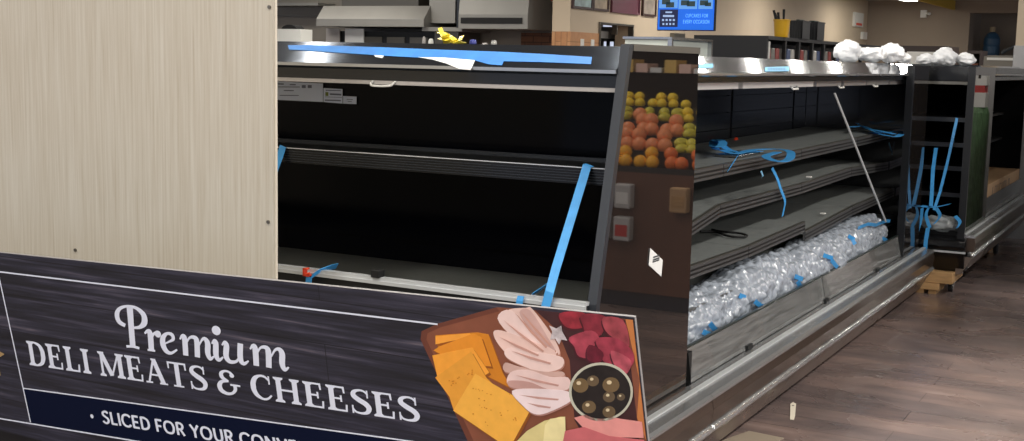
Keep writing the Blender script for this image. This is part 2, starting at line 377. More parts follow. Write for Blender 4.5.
MB().box(XL, XR, 3.47, 4.2, .66, .69).build('deck', mat('case_deck', (96, 98, 95), .42, .1, var=.1, vscale=40), c1)
# front nose
MB().box(XL, XR+.005, 3.405, 3.43, .757, .768).box(XL, XR+.005, 3.400, 3.408, .745, .757).build('front_rail', ALU, c1)
MB().box(XL, XR, 3.41, 3.42, .45, .75).build('front_panel', BLACKM, c1)
MB().box(XL, XR, 3.39, 3.41, .70, .712).build('front_trim', TRIML, c1)
MB().prism([(XL, 3.42, .30), (XL, 3.28, .30), (XL, 3.26, .28), (XL, 3.26, .18), (XL, 3.30, .16), (XL, 3.36, .04), (XL, 3.42, .04), (XL, 3.5, .04), (XL, 3.5, .46), (XL, 3.41, .46)], (XR-XL, 0, 0)).build('front_bumper', BLACKM, c1)
MB().box(XL, XR, 3.5, 4.24, .04, .3).box(XL, XR, 4.22, 4.24, .3, 1.5).build('body', BLACKM, c1)
MB().box(-4.1, -1.65, 3.5, 4.3, 0, .04).build('base_rail', BLACKM, c1)
c = onY(375, 274, 3.40)
MB().box(c.x-.012, c.x+.018, 3.393, 3.43, c.z-.012, c.z+.012).build('clip', RUB, c1)
# end panel: smoked glossy with grey front trim
pf = [(3.405, .31), (3.435, .76), (3.63, 1.545), (4.245, 1.545), (4.245, .31)]
MB().prism([(-1.596, y, z) for y, z in pf], (.026, 0, 0)).build('end_panel', MIRROR, c1)
MB().prism([(-1.598, 3.398, .31), (-1.598, 3.428, .76), (-1.598, 3.618, 1.558), (-1.598, 3.646, 1.558), (-1.598, 3.455, .76), (-1.598, 3.43, .31)], (.031, 0, 0)).build('end_panel_front_trim', TRIM, c1)
MB().box(-1.598, -1.566, 3.647, 4.245, 1.538, 1.56).build('end_panel_top_trim', TRIML, c1)
def side_bumper(parent, X, Y0, Y1, dz=0.0):
    """bumper running along Y: outermost face at X"""
    MB().prism([(X-.124, Y0, .312+dz), (X-.02, Y0, .305+dz), (X-.008, Y0, .297+dz), (X-.008, Y0, .287+dz), (X-.124, Y0, .28+dz)], (0, Y1-Y0, 0)).build('bumper_top_rail', POLISH, parent)
    MB().box(X-.088, X-.066, Y0, Y1, .309+dz, .316+dz).build('bumper_channel', ALU, parent)
    MB().prism([(X-.1, Y0, .287+dz), (X-.012, Y0, .287+dz), (X-.004, Y0, .25+dz), (X-.012, Y0, .195+dz), (X-.1, Y0, .19+dz)], (0, Y1-Y0, 0)).build('bumper', BROWNB, parent)
    # crumpled film on the lower steel edge
    f_ = MB(); n = int((Y1-Y0)/.02); prev = None; f_v = []
    for i in range(n+1):
        y = Y0+(Y1-Y0)*i/n; row = []
        for k, (dx, z) in enumerate(((-.012, .190), (-.003, .183), (-.001, .172), (-.008, .162), (-.02, .155))):
            q = Vector((X+dx, y, z+dz)); j = noise.noise(Vector((y*9, k*1.7, X))); j2 = noise.noise(Vector((y*38, k*3.1, 4)))
            row.append(q+Vector((abs(j)*.006+j2*.003, 0, j*.003+j2*.003)))
        row += [Vector((X-.05, y, .16+dz)), Vector((X-.05, y, .2+dz))]
        f_v.append(row)
    m2 = MB(); K = len(f_v[0])
    for r in f_v: m2.v += r
    for i in range(n):
        for k in range(K):
            k2 = (k+1) % K; a = i*K; m2.f.append((a+k, a+k2, a+K+k2, a+K+k)); m2.mi.append(0)
    m2.f.append(tuple(range(K))[::-1]); m2.mi.append(0); m2.f.append(tuple(n*K+k for k in range(K))); m2.mi.append(0)
    m2.build('film_wrapped_edge', mat('crumpled_film_edge', (196, 198, 198), .16, .75, bump=.5, bscale=40), parent, True)
    k_ = MB(); L = Y1-Y0; nn = max(1, round(L/1.2))
    for i in range(nn):
        a = Y0+L*i/nn; b2 = Y0+L*(i+1)/nn-.004
        k_.prism([(X-.02, a, .158+dz), (X-.085, a, .035+dz), (X-.12, a, .035+dz), (X-.12, a, .158+dz)], (0, b2-a, 0))
    k_.build('kick_plate', KICK, parent)
side_bumper(c1, -1.455, 3.28, 4.245)
# label sheet on the smoked panel
d4 = [onX(x, y, -1.568) for x, y in ((650, 248), (662.5, 260), (661, 276.5), (648.5, 265))]
st = MB().prism([q for q in d4], (.0012, 0, 0)).build('label_sheet', PAPER, c1); st['label'] = 'white paper label'
m_ = MB()
for i, t_ in enumerate((.35, .5, .62)):
    a = d4[0].lerp(d4[3], t_).lerp(d4[1].lerp(d4[2], t_), .25); b2 = d4[0].lerp(d4[3], t_).lerp(d4[1].lerp(d4[2], t_), .75)
    m_.box(-1.5665, -1.5658, min(a.y, b2.y), max(a.y, b2.y), a.z-.004-.0*i, a.z+.001)
m_.build('printed_line', TRIM, st)
# spec stickers on the liner
def yquad(pts, Y, t_=.001): return [onY(x, y, Y)+Vector((0, -t_, 0)) for x, y in pts]
SPEC = mat('spec_label', (222, 228, 242), .5); SPECD = mat('spec_label_ink', (110, 114, 130), .5)
lb = MB().prism(yquad([(270, 81), (323, 83.5), (323, 102), (270, 99.5)], 3.994), (0, .001, 0)).build('spec_label', SPEC, c1); lb['label'] = 'wide pale specification label'
ik = MB()
for x0, x1, y0, y1 in ((278, 300, 86.5, 87.3), (278, 284, 83.3, 84.6), (290, 296, 84, 85.2), (280, 299, 95, 95.8), (302, 306, 85, 88), (308, 312, 85, 88), (284, 294, 90, 91)):
    ik.poly(yquad([(x0, y0), (x1, y0+.1), (x1, y1+.1), (x0, y1)], 3.994, .0016))
ik.build('print', SPECD, lb)
lb = MB().prism(yquad([(323.6, 88), (342.6, 89), (342.6, 103.6), (323.6, 102)], 3.994), (0, .001, 0)).build('spec_label', SPEC, c1); lb['label'] = 'small square specification label'
ik = MB()
for x0, x1, y0, y1 in ((326, 341, 89.8, 90.6), (330, 341.5, 93.3, 95), (325, 342, 96.6, 97.1), (325, 341, 99.5, 100.8)):
    ik.poly(yquad([(x0, y0), (x1, y0+.5), (x1, y1+.5), (x0, y1)], 3.994, .0016))
ik.build('print', SPECD, lb)
MB().poly(yquad([(325.6, 92), (328.6, 92.2), (328.6, 96), (325.6, 95.8)], 3.994, .0016)).build('green_mark', mat('green_ink', (120, 130, 40), .5), lb)
lb = MB().prism(yquad([(343.2, 96), (356.6, 96.6), (356.6, 104.2), (343.2, 103.6)], 3.994), (0, .001, 0)).build('spec_label', SPEC, c1); lb['label'] = 'smallest specification label'
ik = MB()
for x0, x1, y0, y1 in ((347, 353, 99, 99.6), (348, 352, 101, 101.6)): ik.poly(yquad([(x0, y0), (x1, y0+.2), (x1, y1+.2), (x0, y1)], 3.994, .0016))
ik.build('print', SPECD, lb)

# tape on canopy slope
Pc = Vector((0, 3.585, 1.476)); nc = Vector((0, -.076, .1)).normalized()
def onC(x, y, lift=.001): return onP(x, y, Pc+nc*lift, nc)
up_ = [(288, 45.3), (310, 45.2), (345, 46.2), (380, 47.3), (425, 49.2), (470, 50.8), (503, 52), (545, 54.2), (592, 57.2)]
lo_ = [(289, 49.6), (310, 50.8), (345, 53.2), (380, 55.6), (425, 58), (470, 60.6), (503, 61.4), (545, 62.3), (591, 64.2)]
tb = MB()
for i in range(len(up_)-1):
    tb.prism([onC(*up_[i]), onC(*up_[i+1]), onC(*lo_[i+1]), onC(*lo_[i])], nc*.0008)
tb.prism([onC(473, 60), onC(504, 60.8), onC(502, 65.4), onC(488, 64.2)], nc*.0006)
bt = thing('blue_tape_strip', onC(440, 60), 'long blue tape strip with torn white paper on the black canopy of the front case', 'tape')
tb.build('tape', mat('bright_blue_masking_tape', (44, 118, 192), .6, var=.15, vscale=14), bt)
MB().prism([onC(418, 57.4), onC(445, 58), onC(475, 60.5), onC(470.5, 70.2), onC(459, 69), onC(446, 63.5), onC(432, 59.6)], nc*.0016).build('torn_paper', PAPER, bt)
MB().prism([onC(374, 55.4), onC(384, 56), onC(382, 58.2), onC(376, 57.2)], nc*.0016).build('torn_paper', PAPER, bt)

# straps on the front case
def strap(pts, wv, label, th=.002, m=BLUE, name='blue_strap'):
    return tag(MB().ribbon(pts, wv, th).build(name, m), label, 'strap')
strap([onY(590, 165, 3.645), onY(587, 166, 3.64), onY(570, 222, 3.53), onY(556, 268, 3.44), onY(549.5, 292, 3.395), onY(545, 309, 3.385), onY(543, 318, 3.388)], (.0145, 0, -.004), 'long blue strap pulled tight from shelf end to front rail of the front case')
strap([onY(548, 284, 3.55), onY(541, 289, 3.5), onY(531, 295.5, 3.44)], (.008, 0, .010), 'short slanting blue strap tail behind front rail beside the long strap')
strap([onY(521, 296, 3.396), onY(519.5, 301, 3.39), onY(519, 310, 3.388)], (.0115, 0, 0), 'short blue strap end hanging over front rail left of the long strap')
strap([onY(283, 146, 3.64), onY(280, 156, 3.63), onY(274, 172, 3.6)], (.014, 0, -.004), 'blue strap piece on the shelf rail at edge of the beige panel')
strap([onY(309, 277, 3.385), onY(308.5, 284, 3.383), onY(308, 296, 3.385)], (.0125, 0, 0), 'blue strap hanging below the orange clip at left of front rail')
strap([onY(337, 266, 3.5), onY(330, 267.5, 3.45), onY(318, 272, 3.395), onY(311, 277, 3.384)], (.006, 0, .010), 'folded blue strap running over the front rail to the orange clip')
oc = MB(); a = onY(307, 272, 3.385)
oc.box(a.x-.012, a.x-.006, 3.375, 3.395, a.z-.014, a.z+.014).box(a.x-.012, a.x+.014, 3.375, 3.395, a.z-.014, a.z-.008).box(a.x-.012, a.x+.004, 3.375, 3.395, a.z+.008, a.z+.014).tube([a+Vector((.006, -.01, -.006)), a+Vector((.020, -.01, -.002))], .005, 8)
tag(oc.build('strap_clip', RED, bevel=.001), 'orange red plastic clip holding blue strap on front rail near the beige panel', 'clip')

# yellow crumpled plastic + small things on the canopy top
def lump(name, c, r, label, m, cat, seed, sub=4, amp=.35, fr=3.0, sharp=False, group=None):
    bm = bmesh.new(); bmesh.ops.create_icosphere(bm, subdivisions=sub, radius=1)
    rm = max(r)
    for v in bm.verts:
        d = v.co.copy(); n_ = noise.fractal(d*fr*.6+Vector((seed, seed*2, 0)), 1, 2, 5); n2 = abs(noise.noise(d*fr*3+Vector((seed*3, 0, 0))))
        k = 1+amp*n_-(amp*.5*n2 if sharp else 0)
        v.co = Vector((d.x*r[0]*k, d.y*r[1]*k, d.z*r[2]*k))
    mz = min(v.co.z for v in bm.verts)
    for v in bm.verts: v.co.z -= mz
    me = bpy.data.meshes.new(name); bm.to_mesh(me); bm.free(); me.materials.append(m)
    for p_ in me.polygons: p_.use_smooth = True
    o = bpy.data.objects.new(name, me); col.objects.link(o); o.location = c
    return tag(o, label, cat, group)
yl = thing('yellow_plastic_scraps', (onY(450, 38, 3.95).x, 3.95, 1.552), 'crumpled yellow plastic ribbon lying on top of the front case', 'ribbon')
yb = MB()
for (x0, y0, x1, y1, x2, y2, w_) in ((440, 28, 443, 36, 446, 44, 3), (439, 32, 446, 35, 450, 43, 4), (447, 35, 455, 40, 462, 44, 4), (462, 36, 460, 40, 458, 44, 3), (446, 40, 456, 42, 464, 43.5, 4), (440, 38, 448, 40, 456, 43, 5)):
    yb.ribbon(cat_rom([onY(x0, y0, 3.95), onY(x1, y1, 3.9), onY(x2, y2, 3.97)], 4), (w_*.0016, .006, .003), .002)
yb.build('ribbon', mat('yellow_film', (226, 206, 62), .35), yl)
a = onY(473, 41, 3.9); tag(MB().lathe([(.012, 0), (.013, .006), (.011, .018), (.003, .02)], (a.x, 3.9, 1.552), 12).build('bottle_cap', mat('blue_cap', (44, 52, 120), .4), smooth=True), 'small dark blue cap on top of the front case beside yellow ribbon', 'cap')

# ------------------------------------------------------------------ CASE 2 (long run)
c2 = thing('refrigerated_display_case', (-2.0, 6.6, 0), 'long empty black open refrigerated case with four grey shelves running away beside the aisle', 'display case')
Y0, Y1 = 4.25, 8.60
MB().prism([(-1.615, Y0, 1.455), (-1.60, Y0, 1.468), (-1.69, Y0, 1.532), (-2.46, Y0, 1.532), (-2.46, Y0, 1.49), (-1.70, Y0, 1.455)], (0, Y1-Y0, 0)).build('canopy', mat('canopy_steel', (132, 136, 140), .06, .9), c2)
MB().box(-1.612, -1.598, Y0, 8.1, 1.460, 1.470).build('canopy_edge', POLISH, c2)
MB().box(-2.4, -1.625, Y0, Y1, 1.432, 1.457).build('canopy_underside', BLACK, c2)
for i, (a, b2) in enumerate(((4.4, 5.0), (5.06, 6.15), (6.21, 6.70), (6.76, 7.26), (7.30, 7.85), (7.9, 8.4))):
    MB().box(-1.70, -1.672, a, b2, 1.404, 1.431).build('light_strip', RAILW if i < 2 else RAILG, c2)
for y in (5.75, 6.62, 7.42):
    MB().tube([(-1.67, y, 1.408), (-1.66, y+.01, 1.396), (-1.66, y+.09, 1.396), (-1.67, y+.1, 1.408)], .005, 8).build('hook_handle', WHITE, c2, True)
# back panels
bays = [(4.30, 4.54), (4.58, 5.76), (5.80, 6.98), (7.02, 8.25), (8.29, 8.56)]
for a, b2 in bays:
    q = MB()
    for k in range(11):
        z = .36+k*.097; q.box(-2.40, -2.375, a, b2, z, z+.092)
    q.box(-2.42, -2.395, a, b2, .36, 1.43).build('back_panel', LINER2, c2)
q = MB()
for y in (5.78, 7.0, 8.27): q.box(-2.40, -2.385, y-.018, y+.018, .36, 1.43)
q.build('upright', RUB, c2)
MB().box(-2.46, -2.42, Y0, Y1, .04, 1.5).box(-2.42, -1.66, Y0, Y1, .06, .33).build('body', BLACKM, c2)
MB().box(-2.3, -1.72, Y0+.05, Y1-.1, 0, .06).build('base_rail', BLACKM, c2)
MB().box(-2.42, -1.66, Y0, Y0+.03, .33, 1.45).build('near_end_wall', LINER, c2)
MB().box(-2.42, -1.605, Y1-.03, Y1, .33, 1.47).build('far_end_wall', mat('mirror_end_wall', (96, 96, 98), .06, .8), c2)
MB().box(-1.61, -1.57, 8.10, Y1, .31, 1.522).build('end_panel', MIRROR, c2)
MB().box(-1.612, -1.567, 8.085, 8.11, .31, 1.524).build('end_panel_trim', TRIMD, c2)
MB().box(-2.42, -1.64, Y0+.03, Y1-.03, .33, .352).build('bottom_deck', DECK, c2)
def shelf(X, segs, depth=.56):
    for (a, za, b2, zb) in segs:
        sh = MB(); Xb = X-depth
        sh.prism([(X, a, za), (X, b2-.006, zb), (Xb, b2-.006, zb+.004), (Xb, a, za+.004)], (0, 0, -.014)).build('shelf', SHELFD, c2)
        t_ = c2.children[-1]
        lp = MB(); lp.prism([(X, a, za), (X, b2-.006, zb), (X, b2-.006, zb-.05), (X, a, za-.05)], (.012, 0, 0)).build('shelf_lip', LIP, t_)
        gr = MB()
        for dz in (.012, .030): gr.prism([(X+.012, a, za-dz), (X+.012, b2-.006, zb-dz), (X+.012, b2-.006, zb-dz-.008), (X+.012, a, za-dz-.008)], (.0015, 0, 0))
        gr.build('lip_groove', LIPK, t_)
        MB().prism([(X-.004, a, za+.001), (X+.012, a, za+.001), (X+.012, b2-.006, zb+.001), (X-.004, b2-.006, zb+.001)], (0, 0, .0035)).build('lip_edge', ALU if False else TRIML, t_)
        bk = MB()
        for yy, zz in ((a+.01, za), (b2-.022, zb)): bk.prism([(X-.05, yy, zz-.014), (Xb, yy, zz-.012), (Xb, yy, zz-.09), (X-.12, yy, zz-.03)], (0, .004, 0))
        bk.build('bracket', BLACKM, t_)
shelf(-1.80, [(4.29, 1.066, 5.2, 1.068), (5.2, 1.068, 6.42, 1.070), (6.42, 1.071, 7.64, 1.078), (7.64, 1.078, 8.56, 1.086)])
shelf(-1.80, [(4.29, .775, 5.18, .892), (5.18, .892, 6.45, .888), (6.45, .888, 7.53, .903), (7.53, .903, 8.56, .874)])
shelf(-1.75, [(4.29, .693, 5.45, .682), (5.45, .682, 6.38, .698), (6.39, .646, 7.4, .684), (7.4, .684, 8.56, .70)])
shelf(-1.72, [(4.29, .522, 5.5, .525), (5.5, .525, 6.7, .53), (6.7, .53, 7.7, .53), (7.7, .53, 8.56, .52)])
for (x, y, X) in ((812, 178, -1.80), (826, 214.5, -1.78)):
    q = onX(x, y, X); MB().box(q.x-.03, q.x-.005, q.y-.012, q.y+.018, q.z+.002, q.z+.008).build('white_clip', WHITE, c2)
side_bumper(c2, -1.455, Y0, 8.60)
# front glass
for a, b2 in ((4.31, 6.24), (6.26, 8.08)):
    g_ = MB().prism([(-1.578, a, .316), (-1.605, a, .445), (-1.611, a, .445), (-1.584, a, .316)], (0, b2-a, 0)).build('front_glass', GLASS, c2)
    MB().prism([(-1.601, a, .443), (-1.601, a, .450), (-1.614, a, .450), (-1.614, a, .443)], (0, b2-a, 0)).build('glass_edge', mat('green_glass_edge', (34, 44, 42), .3), g_)
for y in (5.0, 6.25, 7.4): MB().box(-1.59, -1.568, y-.035, y+.035, .314, .334).build('glass_clip', BLACKM, c2)
MB().prism([(-1.60, 4.30, .445), (-1.60, 4.30, .315), (-1.60, 4.305, .315), (-1.60, 4.26, .445)], (.03, 0, 0)).build('glass_end_gasket', RUB, c2)
for (x, y, w_, h_) in ((704, 66, 9, 4.5), (777, 69, 12, 5)):
    nC = Vector((.064, 0, .09)).normalized(); Pp = Vector((-1.60, 0, 1.468))+nC*.001
    qd = [onP(x+dx*w_, y+dy*h_*.5, Pp, nC) for dx, dy in ((-1, -.7), (1, -1), (1, .8), (-1, 1))]
    tp = MB().prism(qd, nC*.001).build('tape_piece', BLUEL)
    tag(tp, 'pale blue tape piece on the steel canopy near the smoked end panel' if x < 720 else 'pale blue tape piece with writing on the middle of the steel canopy', 'tape')
    if x > 720:
        ink = MB()
        for k in range(7):
            xa = x-9+k*2.6
            ink.poly([onP(xa+dx, y+dy, Pp+nC*.0015, nC) for dx, dy in ((0, -1.2), (1.2, -1.3), (1.5, 1.2), (.3, 1.3))])
        ink.build('handwriting', mat('blue_ink', (40, 80, 130), .5), tp)

# bubble wrap roll lying on the bottom deck
def bubble_roll():
    m2 = MB(); na, nl = 90, 1000; ya, yb_ = 4.32, 8.06
    for i in range(nl+1):
        y = ya+(yb_-ya)*i/nl; u = (y-ya)/(yb_-ya)
        base = (.078+.040*min(1, max(0, (y-4.3)/1.2)))+.010*noise.noise(Vector((y*1.3, 0, 5)))+.004*math.sin(y*7)
        endf = min(1, (i/14)**.5 if i < 14 else 1, ((nl-i)/14)**.5 if nl-i < 14 else 1)
        cx = -1.765+.02*math.sin(y*2.1); cz = .352+base*.93
        for k in range(na):
            a = 2*math.pi*k/na
            vd = noise.voronoi(Vector((math.cos(a)*.115, y, math.sin(a)*.115))/.034)[0][0]; row = int(a*.115/.038) ; sx = (a*.115/.038) % 1-.5; sy = ((y/.042)+(.5 if row % 2 else 0)+.3*noise.noise(Vector((y*3, row, 2)))) % 1-.5
            d = math.sqrt(sx*sx+sy*sy); bub = max(0, 1-vd*vd*2.2)*.016
            crease = .012*noise.fractal(Vector((math.cos(a)*1.6, y*5, math.sin(a)*1.6)), 1, 2, 4)
            spiral = .003*(math.sin(y*22+a*2+3*noise.noise(Vector((y, a, 1)))))
            r = (base+crease+spiral+.010*noise.noise(Vector((math.cos(a)*2, y*9, math.sin(a)*2+7))))*endf+bub*endf
            m2.v.append(Vector((cx+math.cos(a)*r*1.05, y, max(.353, cz+math.sin(a)*r))))
    for i in range(nl):
        for k in range(na):
            k2 = (k+1) % na; m2.f.append((i*na+k, i*na+k2, (i+1)*na+k2, (i+1)*na+k)); m2.mi.append(0)
    m2.f.append(tuple(range(na))[::-1]); m2.f.append(tuple(nl*na+k for k in range(na))); m2.mi += [0, 0]
    return m2
bw = thing('bubble_wrapped_bundle', (-1.765, 6.2, .352), 'long bubble wrapped bundle with blue tape bits lying behind the low front glass', 'bundle')
BUB = mat('bubble_wrap', (150, 158, 168), .14, 0, 1.5, coat=.5, var=.12, vscale=14)
bubble_roll().build('bubble_wrap', BUB, bw, True)
for (x, y, dx, dy) in ((706, 333, 7, 3), (712, 326, 5, 6), (757, 303, 5, 4), (764, 307, 5, 2), (741, 296, 4, 1.5), (799, 284, 3, 6), (797, 277, 5, 2), (826, 256, 6, 2), (833, 262, 4, 5), (850, 237, 4, 2.5), (853, 241, 2, 3), (843, 271, 7, 2), (884, 239, 3, 1.5)):
    def hit(px, py):
        d = ray(px, py); best = None
        for it in range(1, 400):
            q = O+d*((-1.45-it*.0015)/d.x); yy_ = q.y
            bs = (.078+.040*min(1, max(0, (yy_-4.3)/1.2)))+.010*noise.noise(Vector((yy_*1.3, 0, 5)))+.004*math.sin(yy_*7)
            cx_ = -1.765+.02*math.sin(yy_*2.1); cz_ = .352+bs*.93
            if ((q.x-cx_)/1.05)**2+(q.z-cz_)**2 < (bs+.020)**2: return q
        return None
    q = hit(x, y); q2 = hit(x+dx, y+dy)
    if not q or not q2: continue
    ll = (q2-q); wv = ll.cross(fw).normalized()*.011
    MB().ribbon([q-ll*.4, q+ll*.2, q+ll*1.1], wv, .003).build('blue_tape_bit', BLUE, bw)

# strap bundles on shelf 1
def ribs(name, label, paths, w_, m=BLUE, cat='strap'):
    mb = MB()
    for p_ in paths:
        pts = cat_rom(p_, 6); mb.ribbon(pts, [Vector((0, 0, 1)).cross((pts[min(i+1, len(pts)-1)]-pts[max(i-1, 0)]).normalized()).normalized()*w_ if True else 0 for i in range(len(pts))], .0018)
    return tag(mb.build(name, m), label, cat)
def zp(x, y, z): return onZ(x, y, z)
Z1 = 1.078
ribs('blue_strap_coil', 'coiled blue straps lying on top shelf of the long case near the smoked panel',
     [[zp(722, 150, Z1+.02), zp(735, 153.5, Z1+.012), zp(752, 150, Z1+.018), zp(772, 149, Z1+.016), zp(789, 151, Z1+.018), zp(790, 158, Z1+.01), zp(782, 161.5, Z1+.008), zp(772, 160, Z1+.01), zp(766, 156, Z1+.012), zp(778, 152, Z1+.022)],
      [zp(714, 140, Z1+.05), zp(720, 143, Z1+.04), zp(727, 149, Z1+.02), zp(740, 152, Z1+.012), zp(760, 151, Z1+.01)],
      [zp(712, 146, Z1+.03), zp(719, 147, Z1+.05), zp(723, 143, Z1+.055), zp(719, 139.5, Z1+.05), zp(713, 142, Z1+.04), zp(716, 149, Z1+.02), zp(728, 151, Z1+.01)]], .020)
q = onZ(748, 155.5, 1.074)
tag(MB().box(-.06, .06, -.16, .16, 0, .012).build('metal_plate', STEEL, bevel=.003, origin=(0, 0, 0)), 'thin grey metal plate lying on top shelf under the coiled blue straps', 'plate').location = (q.x-.05, q.y, 1.0725)
oc = MB(); a = onX(736, 142, -2.3)
for k in range(12):
    an = k*math.pi/6; oc.tube([a+Vector((0, math.cos(an)*.03, math.sin(an)*.022)), a+Vector((0, math.cos(an+.6)*.03, math.sin(an+.6)*.022))], .007, 6)
tag(oc.build('strap_clip', RED), 'orange red clip ring at the back of top shelf near coiled blue straps', 'clip')
a = onX(795.5, 134.5, -2.3); tag(MB().tube(cat_rom([a+Vector((0, -.04, 0)), a+Vector((.01, 0, .02)), a+Vector((0, .05, .0)), a+Vector((.02, .02, -.015))], 5), .007, 6).build('strap_clip', mat('rust_clip', (120, 60, 40), .5)), 'small rusty brown clip at back of top shelf in middle bay', 'clip')
strap([onX(737, 157, -1.784), onX(733, 163, -1.783), onX(729, 169, -1.782)], (0, .022, .012), 'short folded blue strap end over top shelf lip near smoked panel')
strap([onX(761, 171, -1.779), onX(763, 176, -1.778), onX(761.5, 178, -1.777)], (0, .008, .002), 'tiny pale strap tip under the top shelf lip', m=BLUEL)
strap(cat_rom([onX(772, 168, -1.779), onX(777, 178, -1.775), onX(781, 190, -1.765), onX(785, 201, -1.76), onX(784, 209, -1.765), onX(782.5, 216, -1.77)], 4), (0, .013, .004), 'twisted blue strap hanging from top shelf lip in front of second shelf')
strap(cat_rom([onX(889, 143, -1.779), onX(893, 155, -1.77), onX(897, 166, -1.765), onX(896, 175, -1.77)], 4), (0, .012, .003), 'thin blue strap hanging from top shelf at the far end of long case', m=BLUEL)
ribs('blue_strap_coil', 'loose coil of blue straps on the top shelf at far end of the long case',
     [[zp(852, 127, Z1+.05), zp(862, 126, Z1+.04), zp(872, 130, Z1+.03), zp(884, 133, Z1+.02), zp(896, 131, Z1+.02), zp(902, 133, Z1+.015), zp(896, 136.5, Z1+.01), zp(884, 135, Z1+.012), zp(872, 132, Z1+.01)],
      [zp(856, 123, Z1+.06), zp(866, 128, Z1+.03), zp(880, 131, Z1+.03), zp(894, 134, Z1+.02)]], .020)
sb = thing('support_rod', onX(860, 155, -1.66), 'thin light metal rod leaning from canopy down to the front glass of long case', 'rod')
MB().ribbon([onX(834.5, 93, -1.655), onX(886, 222, -1.625)], (0, .012, .001), .006).build('rod', ALU, sb)
strap([onX(858, 228, -1.66), onX(868, 224, -1.655), onX(876, 225, -1.65), onX(886, 221, -1.65), onX(890, 221, -1.65)], (.002, .0, .010), 'blue strap lying along top of the bubble wrapped bundle at rod foot')
# black cable on the third shelf
tag(MB().tube(cat_rom([zp(700, 231.5, .70), zp(716, 232, .698), zp(728, 236, .697), zp(738, 237, .697), zp(747, 236, .698), zp(741, 233.5, .70), zp(722, 231.5, .70), zp(712, 229.5, .70)], 6), .0055, 8).build('cable', RUB), 'black cable lying on the third shelf near the smoked panel', 'cable')

# bubble-wrap / plastic bundles on case tops
PLA = mat('white_film', (238, 240, 242), .3, trans=.15, bump=.4, bscale=25)
lumps = [((847, 66, 7.6), (.078, .07, .066), 'tall rounded white plastic bundle on the long case canopy, leftmost of the row'),
         ((871, 66, 7.75), (.092, .08, .046), 'low wide white plastic bundle second from left on the long case canopy'),
         ((890, 66, 7.95), (.08, .07, .056), 'white plastic bundle third from left on the long case canopy'),
         ((904, 66, 8.2), (.045, .06, .035), 'small white plastic bundle at far end of the long case canopy'),
         ((926, 66, 9.1), (.068, .07, .038), 'small flat white plastic bundle at the left of far case top'),
         ((944, 66, 9.2), (.085, .08, .064), 'peaked white plastic bundle in the middle of far case top'),
         ((965, 66, 9.3), (.070, .07, .046), 'rounded low white plastic bundle right of the peaked one on far case top')]
for i, ((x, y, Yc), r, lab) in enumerate(lumps):
    q = onY(x, y, Yc); lump('plastic_bundle', (q.x, Yc, 1.533 if i < 4 else 1.527), r, lab, PLA, 'plastic bundle', 3.7*i+1, 4, .28, 2.6, True)

# ------------------------------------------------------------------ CASE 3 (far island end)
c3 = thing('refrigerated_display_case', (-1.85, 9.3, .15), 'black open case facing us at far end of the aisle, raised on wooden blocks', 'display case')
XA, XB = -2.4, -1.335
MB().box(XA, XB, 8.78, 11.9, 1.43, 1.525).build('header', BLACK, c3)
MB().box(XA, XB, 8.772, 8.79, 1.405, 1.425).build('light_strip', TRIML, c3)
MB().box(XA, XB, 9.5, 9.53, .42, 1.43).build('back_liner', LINER, c3)
MB().box(XA, XA+.03, 8.8, 9.5, .42, 1.43).build('side_wall', BLACKM, c3)
for z in (1.17, 1.0, .84, .66):
    s_ = MB().box(XA+.03, XB-.01, 8.84, 9.5, z, z+.012).build('shelf', BLACKM, c3)
    MB().box(XA+.03, XB-.01, 8.825, 8.84, z-.016, z+.013).build('shelf_lip', TRIM, s_)
MB().box(XA, XB, 8.80, 9.5, .36, .42).build('deck', BLACKM, c3)
MB().prism([(XA, 8.66, .30), (XA, 8.64, .33), (XA, 8.65, .37), (XA, 8.70, .385), (XA, 8.82, .385), (XA, 8.82, .30)], (-1.275-XA, 0, 0)).build('front_bumper', BLACK, c3, bevel=.01)
MB().box(XA, -1.275, 8.655, 8.67, .285, .297).build('bumper_strip', ALU, c3)
MB().prism([(XA, 8.665, .285), (XA, 8.73, .155), (XA, 8.9, .155), (XA, 8.9, .30), (XA, 8.7, .30)], (-1.285-XA, 0, 0)).build('front_skirt', BLACK, c3)
MB().box(XA, -1.36, 8.9, 11.9, .15, .36).build('body', BLACKM, c3)
MB().box(-1.335, -1.295, 8.70, 9.63, .36, 1.525).build('end_panel', MIRROR, c3)
MB().box(-1.338, -1.292, 8.685, 8.705, .36, 1.527).build('end_panel_trim', TRIMD, c3)
MB().tube([(-1.294, 8.9, 1.46), (-1.288, 8.9, 1.46)], .012, 12).build('bolt_hole', RUB, c3)
side_bumper(c3, -1.22, 8.72, 11.9, .10)
MB().box(-2.0, -1.95, 9.53, 11.9, .36, 1.43).build('rear_liner', MATTE, c3)
MB().prism([(-1.335, 9.63, 1.455), (-1.32, 9.63, 1.468), (-1.41, 9.63, 1.54), (-1.9, 9.63, 1.54), (-1.9, 9.63, 1.455)], (0, 2.27, 0)).build('side_canopy', CANOPY, c3)
for z in (1.12, .9):
    MB().box(-1.95, -1.5, 9.65, 11.85, z, z+.02).build('side_shelf', BLACKM, c3)
g_ = MB().box(-1.325, -1.318, 9.65, 11.85, .405, .56).build('side_glass', GLASS, c3)
MB().box(-1.95, -1.34, 9.65, 11.85, .36, .40).build('side_deck', DECK, c3)
MB().box(-1.95, -1.34, 11.87, 11.9, .36, 1.45).build('far_end_wall', MATTE, c3)
q = [onY(x, y, 8.771) for x, y in ((923, 67), (927.5, 67.3), (927, 73.5), (923.2, 73))]
tag(MB().prism(q, (0, -.001, 0)).build('tape_piece', BLUEL), 'tiny pale blue tape square on the header of far black case', 'tape')
